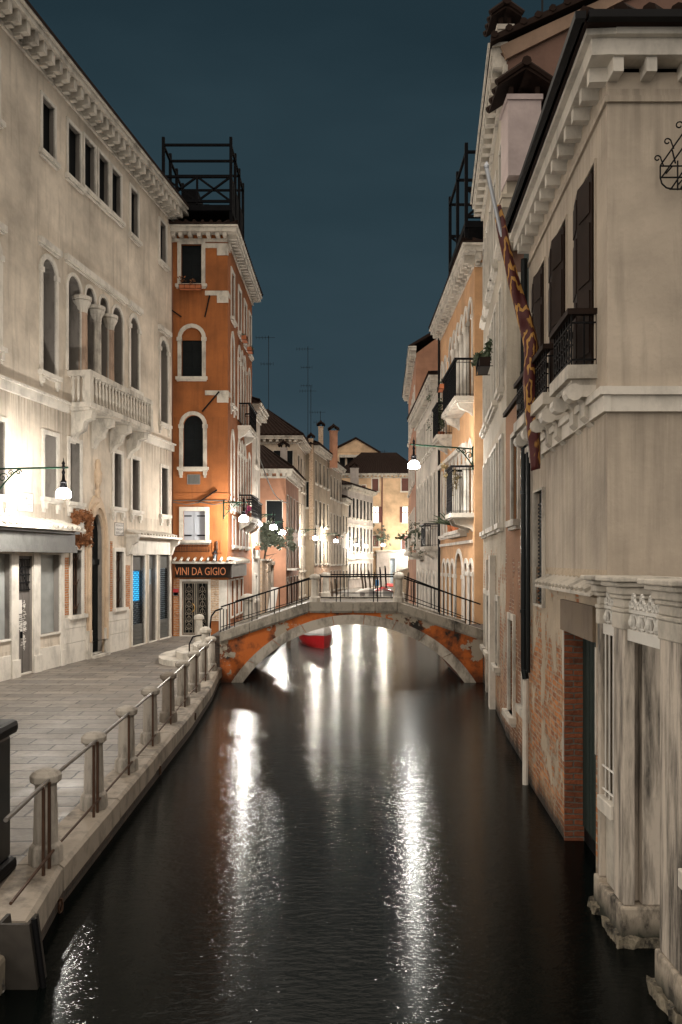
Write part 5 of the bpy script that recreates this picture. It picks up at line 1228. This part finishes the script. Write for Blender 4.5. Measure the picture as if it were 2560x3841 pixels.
R4.finish(); R4.cornice([0, 1], 10.95, .40, .40, .17, .26, M_trim2); R4.roof(1.0, .45, 11.45, .4)
mb = MB(); mb.hexa(f.pt, 2.0, 4.6, 3.6, 3.78, -.02, .85); mb.hexa(f.pt, 2.05, 4.55, 3.78, 4.5, .72, .8); mb.hexa(f.pt, 2.1, 4.5, 3.42, 3.6, -.02, .6); R4.part('balcony', mb, M_trim2)
mb = MB(); mb.hexa(f.pt, 5.6, 7.4, 3.9, 4.05, -.02, .7); mb.hexa(f.pt, 5.65, 7.35, 4.05, 4.7, .6, .66); R4.part('balcony', mb, M_trim2)
iron_balcony(R4, 0, 8.4, 10.3, 4.0, .6, 1.0, ornate=False)
pot_plant(f.pt(3.4, 4.5, .8), 'trailing', 'dark trailing plant hanging over the pale house balcony, farther one by the lamp', 'plant', .6, .3, 260, pot=False, name='trailing_plant')
pot_plant(f.pt(7.0, 4.6, .7), 'trailing', 'large grey green trailing plant over the middle balcony of the pale house', 'plant', .9, .35, 420, pot=False, name='trailing_plant')
pot_plant(f.pt(.5, 4.4, .9), 'bush', 'round dark shrub on the balcony end at the far side of the pale house', 'plant', .5, .3, 260, pot=False, name='shrub')
R5 = Bld('brown_house', [(5.15, 60), (4.42, 46.5), (11, 46.5), (11, 60)], -.4, 15.6, M_pinkbrown, 'tall brown house with a gable rising beyond the pale balconied house', 'building')
f = R5.f[0]
for z0 in (4.6, 8.2, 12): 
    for k in range(6): R5.win(0, 1+k*2.1, 1.8+k*2.1, z0, z0+1.9, frame=.1, fill=M_shut, depth=.15, fm=M_trim)
R5.finish(); R5.cornice([0], 15.5, .4, .6, .25, .2, M_trim2)
for q in ([(4.42, 46.5, 15.6), (11, 46.5, 15.6), (7.7, 46.5, 18.0)], [(5.15, 60, 15.6), (11, 60, 15.6), (7.7, 60, 18.0)]): mb = MB(); mb.add(q, [(0, 1, 2)]); R5.part('gable', mb, M_pinkbrown)
mb = MB()
for q in ([(3.95, 15.85), (7.7, 18.05), (7.7, 18.25), (3.95, 16.0)], [(11.4, 15.75), (7.7, 18.05), (7.7, 18.25), (11.4, 15.95)]): mb.prism(lambda a, b, w: Vector((a+(w-46)*.05, w, b)), q, 46.2, 60.3)
R5.part('roof', mb, M_roof)

# ================================================================== left bank beyond the bridge
L3 = Bld('stone_house', [(-9, 38.7), (-4.38, 38.7), (-4.32, 42), (-9, 42)], QZ, 10.9, M_white, 'narrow pale stone house squeezed behind the orange house', 'building')
for z0, z1, k in ((8.2, 9.8, 'rect'), (5.6, 7.4, 'round'), (3.6, 4.9, 'rect'), (1.4, 2.6, 'rect')): L3.win(1, 1.1, 1.9, z0, z1, k, frame=.12, fill=M_shut, depth=.15, fm=M_trim)
L3.finish(); L3.cornice([1], 10.7, .42, .34, .14, .2, M_trim2, ext=False); L3.roof(.8, .4, 11.1, .4)
planter(L3.f[1], .6, 3.9, .2, 'flower rack on the narrow stone house behind the orange house', .6, 60)
gw = root('garden_wall', (-4.25, 45, QZ), 'old brick garden wall with a stone gateway below the leaning tree', 'wall')
MB().box(-4.5, -4.22, 42.01, 47.98, QZ, 3.35).build('brick_wall', M_brickpale, gw); MB().box(-4.56, -4.16, 42.0, 47.99, 3.351, 3.45).build('coping', M_trim2, gw)
mb = MB()
for y in (45.6, 47.3): mb.box(-4.3, -4.08, y, y+.3, QZ, 3.1)
mb.box(-4.34, -4.0, 45.5, 47.7, 3.1, 3.32); mb.build('gateway', stone('grimy_stone', (.25, .21, .17), .3, .8, .8), gw); MB().box(-4.24, -4.2, 45.9, 47.3, QZ, 3.1).build('gate', M_shutbrown, gw)
def tree(loc, h, rad, n, label, leafm=M_leaf, name='tree', size=.11, lean=(0, 0)):
    r = root(name, loc, label, 'tree'); rr = random.Random(int(h*100+n)); mb = MB(); tp = Vector((lean[0], lean[1], h)); mb.bar((0, 0, 0), tp*.55, .12, 8, .08); mb.bar(tp*.55, tp, .08, 6, .03)
    for k in range(9): a = rr.random()*2*PI; p = tp*rr.uniform(.45, .95); mb.bar(p, p+Vector((math.cos(a)*rad[0]*.7, math.sin(a)*rad[1]*.7, rr.uniform(.1, .6)*rad[2])), .035, 5, .01)
    mb.build('trunk', M_wood, r, local=True); mb = MB()
    for k in range(10): mb.leaves(tp+Vector((rr.gauss(0, .5)*rad[0], rr.gauss(0, .5)*rad[1], rr.gauss(0, .45)*rad[2])), (rad[0]*.6, rad[1]*.6, rad[2]*.55), n//10, size, rnd=rr)
    mb.build('crown', leafm, r, local=True); return r
tree((-4.75, 44.6, QZ), 4.2, (1.0, 1.0, 1.1), 2400, 'leafy tree leaning over the brick garden wall under two lamps', M_leafpale, lean=(.55, .1))
def row(name, foot, z1, mat, label, faces, cor=(1,), roofh=1.0, fm=M_trim, fill=M_shut, mod=.45, wrow=None, plinth=None):
    b = Bld(name, foot, QZ-.4, z1, mat, label, 'building')
    for i, specs in faces.items():
        fc = b.f[i]
        for z0, z2, n, w_, kind in specs:
            for k in range(n):
                c = fc.L*(k+.5)/n; b.win(i, c-w_/2, c+w_/2, z0, z2, kind, frame=.05, fill=fill, depth=.05, proud=.02, fm=M_trim2, sill=kind != 'point')
    b.finish(plinth); b.cornice(list(cor), z1-.2, .42, mod, .2, .18, M_trim2, ext=len(cor) > 1 or False); b.roof(roofh, .45, z1+.24, .4); return b
brickband = brick('pale_base_brick', (.42, .24, .13), (.34, .20, .12), (.48, .42, .36))
L4 = row('pink_brown_house', [(-9, 48), (-3.36, 48), (-2.97, 55), (-9, 55)], 8.7, M_pinkbrown, 'pink brown house with dark hipped roof behind the leaning tree', {0: [(4.8, 7.0, 4, .95, 'rect')], 1: [(5.4, 7.4, 4, .75, 'rect'), (2.9, 4.6, 4, .75, 'point'), (.6, 2.3, 4, .8, 'rect')]}, (0, 1), 1.7)
L4.part('shop_canopy', MB().hexa(L4.f[1].pt, .5, 3.5, 2.75, 2.86, -.02, .6), M_trim2)
L5 = row('tall_beige_house', [(-11, 56.2), (-3.15, 56.2), (-2.80, 62), (-11, 62)], 12.0, M_beige, 'tall beige house with large dark window and dark roof above the pink brown house', {0: [(8.9, 11.2, 4, 1.35, 'rect')], 1: [(8.6, 11.0, 3, .8, 'rect'), (5.4, 7.6, 3, .8, 'rect'), (2.6, 4.4, 3, .8, 'rect'), (.7, 2.0, 3, .8, 'rect')]}, (0, 1), 2.2)
chimney(L4, -4.05, -3.62, 52.5, 53, 8.8, 10.9, M_greypink, .14)
L6 = row('ochre_house', [(-8, 62.6), (-2.15, 62.6), (-1.02, 69.6), (-8, 69.6)], 12.3, M_ochre, 'ochre grey house with a brick chimney stack beyond the tall beige house', {0: [(7.6, 9.6, 8, .5, 'rect')], 1: [(9.6, 11.4, 4, .7, 'rect'), (6.2, 8.2, 4, .8, 'rect'), (3.1, 5.0, 4, .8, 'rect'), (.7, 2.2, 4, .9, 'rect')]}, (1,), 1.2, plinth={1: [(QZ-.4, 3.0, brickband), (3.0, 12.3, M_ochre)]})
chimney(L6, -2.55, -2.2, 62.2, 62.58, 5.0, 13.0, M_brickpale, .10); chimney(L6, -1.9, -1.5, 66, 66.5, 12, 14.6, M_brickpale, .12)
chimney(L6, -1.0, -.3, 68.7, 69.5, 11.5, 14.7, M_pinkbrown, .12)
L7 = row('taupe_house', [(-7, 70), (-1.02, 70), (.06, 77), (-7, 77)], 12.0, M_taupe, 'taupe house with rows of tall shutters beyond the ochre house', {1: [(9.0, 11.0, 4, .8, 'round'), (5.8, 7.6, 4, .8, 'rect'), (3.0, 4.9, 4, .7, 'rect'), (.7, 2.4, 4, .8, 'rect')]}, (1,), 1.0, plinth={1: [(QZ-.4, 2.8, brickband), (2.8, 12.0, M_taupe)]})
planter(L7.f[1], 4.2, 5.4, .2, 'row of window boxes under the middle windows of the taupe house', 3.0, 160)
L8 = row('low_house', [(-6, 77.6), (.10, 77.6), (.72, 81.6), (-6, 81.6)], 9.3, M_ochre, 'lower narrow house between the taupe and the grey pink houses', {1: [(6.2, 7.8, 2, .7, 'rect'), (3.0, 4.6, 2, .7, 'rect'), (.6, 2.3, 2, .8, 'rect')]}, (1,), .8)
L9 = row('grey_pink_house', [(-5, 82.2), (.72, 82.2), (3.70, 91.2), (-5, 91.2)], 11.0, M_greypink, 'grey pink house with grouped windows before the cream house at the canal end', {0: [(7, 9, 4, .7, 'rect')], 1: [(7.9, 10.0, 7, .75, 'rect'), (4.3, 6.9, 7, .75, 'rect'), (1.5, 3.0, 7, .6, 'rect')]}, (0, 1), .9)
mb = MB(); fc = L9.f[1]; mb.hexa(fc.pt, 0, fc.L, 7.1, 7.25, -.02, .06); mb.hexa(fc.pt, 0, fc.L, 3.45, 3.6, -.02, .10); L9.part('string_course', mb, M_trim2)
plate(fc, 1358, 1381, 2040, 2056, [], 'white notice board on the grey pink house beside a far lamp', 'notice_board', M_plaque, w=.06)
chimney(L9, 1.0, 1.9, 84.6, 85.4, 10.9, 13.3, M_greypink, .1)
E = Bld('cream_house', [(0, 97), (9.6, 97), (9.6, 107), (0, 107)], QZ-.4, 13.9, M_cream, 'cream house with red shutters and two lit windows closing the canal', 'building')
f = E.f[0]
for xl, xr, yt, yb in ((1397, 1420, 1796, 1842), (1507, 1533, 1794, 1842), (1508, 1533, 2009, 2060), (1398, 1421, 2009, 2050)): E.winpx(0, xl, xr, yt, yb, frame=.12, fill=M_shutred, depth=.12, fm=M_trim)
for xl, xr, yt, yb in ((1398, 1421, 1901, 1960), (1511, 1531, 1901, 1960)):
    o = E.winpx(0, xl, xr, yt, yb, frame=.10, fill=M_lit, depth=.2, fm=M_trim, fillname='lit_pane', split=False)
    a, b = f.u(xl), f.u(xr); z0, z1 = f.z(xl, yb), f.z(xl, yt)
    mb = MB(); mb.hexa(f.pt, (a+b)/2-.04, (a+b)/2+.04, z0, z1, -.17, -.13); mb.hexa(f.pt, a, b, z0+(z1-z0)*.62, z0+(z1-z0)*.66, -.17, -.13); mb.build('window_bar', M_shutred, o)
    for p, q in ((a-.36, a-.02), (b+.02, b+.36)): MB().hexa(f.pt, p, q, z0, z1, .05, .10).build('shutter', M_shutred, o)
for k in range(4): E.win(0, .35+k*.75, .8+k*.75, 11.2, 12.6, frame=.1, fill=M_shutred, depth=.12, fm=M_trim)
E.winpx(0, 1507, 1534, 2103, 2150, frame=.25, fill=M_shutbrown, depth=.2, fm=M_trim, sill=False, name='door', fillname='door_leaf')
mb = MB(); mb.hexa(f.pt, 0, f.L, f.z(1400, 2085), f.z(1400, 2079), -.02, .12); E.part('string_course', mb, M_trim2)
E.finish(); E.cornice([0], 13.6, .45, .5, .2, .2, M_trim2, ext=False); E.roof(3.0, .5, 13.95, .45)
mb = MB(); c = f.pt(f.u(1434), 0, .1); mb.bar((c.x, c.y, 3.2), (c.x, c.y, 13.6), .08, 8); E.part('drainpipe', mb, M_shutred)
D_ = Bld('attic_house', [(-1.2, 101), (4.6, 101), (4.6, 108), (-1.2, 108)], 10, 17.2, M_cream, 'gabled attic storey rising above the roof of the cream house', 'building')
for xl, xr in ((1275, 1295), (1303, 1326), (1338, 1360), (1365, 1385)): D_.winpx(0, xl, xr, 1708, 1752, frame=.08, fill=M_dark, depth=.2, fm=M_trim2, split=False)
mb = MB(); mb.add([(-1.4, 100.95, 17.2), (4.8, 100.95, 17.2), (1.9, 100.95, 18.9)], [(0, 1, 2)]); D_.part('gable', mb, M_cream)
mb = MB()
for q in ([(-1.9, 17.05), (1.9, 18.95), (1.9, 19.15), (-1.9, 17.25)], [(5.1, 17.05), (1.9, 18.95), (1.9, 19.15), (5.1, 17.25)]): mb.prism(lambda a, b, w: Vector((a, w, b)), q, 100.7, 108.3)
D_.part('roof', mb, M_roof); D_.finish()
MB().hexa(D_.f[0].pt, 1.0, 5.6, 16.5, 16.8, -.02, .5).build('awning', M_trim2, D_.r)
# white quay house front and planting before the cream house, brick ramp on the right
wf = Bld('white_shopfront', [(4.3, 94.2), (8.0, 94.2), (8.0, 96.9), (4.3, 96.9)], QZ-.4, 4.4, M_greypink, 'low white quayside annex with tall doorway before the cream house', 'building'); wf.win(0, 1.6, 2.2, QZ, 3.6, frame=.1, fill=M_neonblue, depth=.2, sill=False, split=False); wf.finish(); MB().hexa(wf.f[0].pt, -.1, wf.f[0].L+.1, 4.401, 4.55, -3, .2).build('roof', M_trim2, wf.r)
tree((4.9, 95.2, 4.5), 1.6, (1.0, .7, 1.1), 700, 'grey green shrub growing on the roof of the white annex', M_leafpale, 'shrub', .12)
bb = root('brick_bridge', (6.6, 78, 0), 'sloping brick parapet of a second bridge beyond the moored boats', 'bridge')
mb = MB(); mb.prism(lambda a, b, w: Vector((a, w, b)), [(5.2, .0), (8.2, .0), (8.2, 3.0), (5.2, 2.0)], 78, 78.4); mb.build('brick_parapet', M_brickpale, bb); MB().prism(lambda a, b, w: Vector((a, w, b)), [(5.15, 2.001), (8.25, 3.001), (8.25, 3.14), (5.15, 2.14)], 77.94, 78.46).build('coping', M_trim2, bb)

# ================================================================== boats and mooring poles
def boat(name, x, y, L, B, H, rz, hull, label, cover=None, inner=None, motor=None, strip=None, prow=2.2, ridge=.22):
    r = root(name, (x, y, 0), label, 'boat', None, rz); n = 13; m = 9; vs = []
    for i in range(n):
        t = i/(n-1); w = B/2*(math.sin(PI*(.12+.62*min(1, t*1.0)))*.98 if t < .45 else math.cos(max(0, (t-.45)/.55)**1.9*PI/2)*.995+.005); sh = H*(1+.55*max(0, t-.35)**2*prow)
        for k in range(m): a = PI*k/(m-1); c_ = math.cos(a); vs.append((w*(abs(c_)**.55)*(1 if c_ > 0 else -1), t*L-L*.4, sh-(sh+.16)*math.sin(a)**.75))
    fs = [(i*m+k, i*m+k+1, (i+1)*m+k+1, (i+1)*m+k) for i in range(n-1) for k in range(m-1)]+[tuple(range(m))]
    mb = MB(); mb.add(vs, fs); mb.build('hull', hull, r, local=True, smooth=True)
    mb = MB()
    for k in (0, m-1): mb.path([Vector(vs[i*m+k])+Vector((0, 0, .01)) for i in range(n)], .03, 5)
    mb.build('gunwale', strip or M_hullw, r, local=True)
    cv = []; fs = []; q = 7
    for i in range(n):
        a = Vector(vs[i*m]); b = Vector(vs[i*m+m-1]); ridge_ = (ridge if cover else -.12)
        for k in range(q): s_ = k/(q-1); p = a.lerp(b, s_)*1.0; p.z += ridge_*(1-(2*s_-1)**2)*(1 if i < n-1 else .2)+(random.uniform(-.015, .015) if cover else 0); p.x *= (1.03 if cover else .95); p.z += .03 if cover else -.03; cv.append(p)
    fs = [(i*q+k, i*q+k+1, (i+1)*q+k+1, (i+1)*q+k) for i in range(n-1) for k in range(q-1)]
    if cover:
        o = len(cv)
        for i in range(n): cv += [cv[i*q]+Vector((.01, 0, -.10)), cv[i*q+q-1]+Vector((-.01, 0, -.10))]
        for i in range(n-1): fs += [(i*q, (i+1)*q, o+(i+1)*2, o+i*2), (i*q+q-1, (i+1)*q+q-1, o+(i+1)*2+1, o+i*2+1)]
    mb = MB(); mb.add(cv, fs); mb.build('tarpaulin' if cover else 'deck', cover or inner or M_hullw, r, local=True)
    if motor:
        mb = MB(); mb.box(-.13, .13, -L*.4-.32, -L*.4+.02, H+.15, H+.62); mb.build('outboard_motor', motor, r, local=True, bevel=.06); MB().bar((0, -L*.4-.2, -.2), (0, -L*.4-.2, H+.2), .06, 8).build('motor_leg', M_iron, r, local=True)
    return r
boat('covered_boat', -1.22, 32.6, 4.4, 1.22, .50, PI+.22, M_red, 'red boat under a grey tarpaulin, seen under the bridge arch', M_tarp, strip=M_tarp, prow=.55, ridge=.34)
boat('skiff', .75, 64.5, 5.0, 1.7, .55, PI+.25, M_hullw, 'white open boat with windscreen, nearest of the far moored boats', motor=None)
boat('skiff', 2.0, 67.5, 5.0, 1.7, .62, PI+.1, M_hullw, 'white covered boat moored beside the red topped boat', M_tarp)
boat('skiff', 3.55, 69.5, 5.5, 1.9, .62, PI, M_hullw, 'white boat with a dark red cover and a blue outboard motor', M_red, motor=None)
boat('skiff', 6.0, 84, 5, 1.8, .6, PI+.5, M_hullw, 'far boat with a bright red cover near the second bridge', M_red)
boat('skiff', -1.5, 37.6, 4.2, 1.3, .4, PI+.05, M_iron, 'small dark boat moored behind the red covered boat', M_tarp)
mb = MB(); mb.box(3.15, 3.45, 71.4, 71.9, 1.05, 1.6); mb.bar((3.3, 71.6, .2), (3.3, 71.6, 1.1), .07, 8); tag(mb.build('outboard_motor', M_blue, bevel=.04), 'blue covered outboard motor tilted up behind the red topped boat', 'motor')
PO = [(-2.1, 30.3, 1.3, .10, 'short wooden mooring pole beside the red covered boat'), (-.55, 62, 1.7, -.12, 'leaning pole left of the white open boat'), (-.2, 66, 1.8, -.14, 'leaning pole behind the white open boat'), (2.3, 74, 2.3, -.15, 'tall leaning pole left of the blue outboard motor'), (2.6, 75, 2.1, -.16, 'second tall pole left of the blue outboard motor'), (3.0, 76, 2.4, -.12, 'third tall pole behind the blue outboard motor'), (4.1, 78, 2.7, -.08, 'thinner dark pole before the white annex doorway'), (4.7, 80, 2.8, -.07, 'thicker dark pole before the white annex, by the brick parapet'), (4.0, 50, 2.6, .10, 'thick dark mooring pole at the foot of the brick bridge'), (3.6, 79, 2.2, -.10, 'slim pole between the far boats and the white annex')]
for x, y, h, ln, lb in PO:
    mb = MB(); R = .09 if h < 4 else .075
    mb.bar((x+.3*ln, y, -.8), (x+ln*h, y, h*.86), R, 8, R*.92); mb.bar((x+ln*h, y, h*.86), (x+ln*h*1.16, y, h), R*.92, 8, R*.6)
    tag(mb.build('mooring_pole', M_wood if y < 62 else M_darkwood if 'dark' in lb else M_wood), lb, 'mooring pole', 'mooring poles in the canal')
# aerials, cables, board by the gateway
def aerial(x, y, z, h, label, n=3):
    mb = MB(); mb.bar((x, y, z-1.5), (x, y, z+h), .022, 5)
    for k in range(n):
        zz = z+h*(.55+.42*k/max(1, n-1)) if n > 1 else z+h*.9; w_ = .55 if k < n-1 else .9
        mb.bar((x-w_, y, zz), (x+w_*.5, y, zz), .014, 4)
        for j in range(5): xx = x-w_+j*.22; mb.bar((xx, y-.22, zz), (xx, y+.22, zz), .010, 4); mb.bar((xx, y, zz-.14), (xx, y, zz+.14), .010, 4)
    tag(mb.build('aerial', M_iron), label, 'aerial')
aerial(-5.2, 56.5, 15.0, 4.5, 'thin rooftop aerial with a dish, left above the tall beige house', 2)
aerial(-2.65, 63, 13.5, 7.0, 'tall rooftop aerial with several crossbars above the brick chimney', 3)
aerial(-2.45, 64, 13.0, 4.6, 'shorter mast beside the tall rooftop aerial', 1)
aerial(-1.75, 66.8, 14.0, 2.0, 'small aerial above the ochre house roof near its chimneys', 2)
aerial(4.35, 17.0, 14.3, 2.4, 'thin mast on the dark gable roof of the grey house', 0)
aerial(5.7, 103, 16.0, 1.8, 'small aerial beside the attic gable of the cream house', 1)
mb = MB(); A_, B_ = Vector((-4.35, 41.9, 8.9)), Vector((-3.3, 48.2, 6.9)); mb.path([A_.lerp(B_, t/10)-Vector((0, 0, .7*math.sin(PI*t/10))) for t in range(11)], .03, 5)
tag(mb.build('cable', M_fascia), 'pale sagging cable from the narrow stone house to the pink brown house', 'cable')
mb = MB(); mb.prism(lambda a, b, w: Vector((a+b*.16, w, b)), [(-4.0, QZ), (-3.62, QZ), (-3.62, QZ+1.55), (-4.0, QZ+1.55)], 41.6, 41.68); tag(mb.build('board', M_plaque), 'white board leaning by the gateway beyond the bridge', 'board')
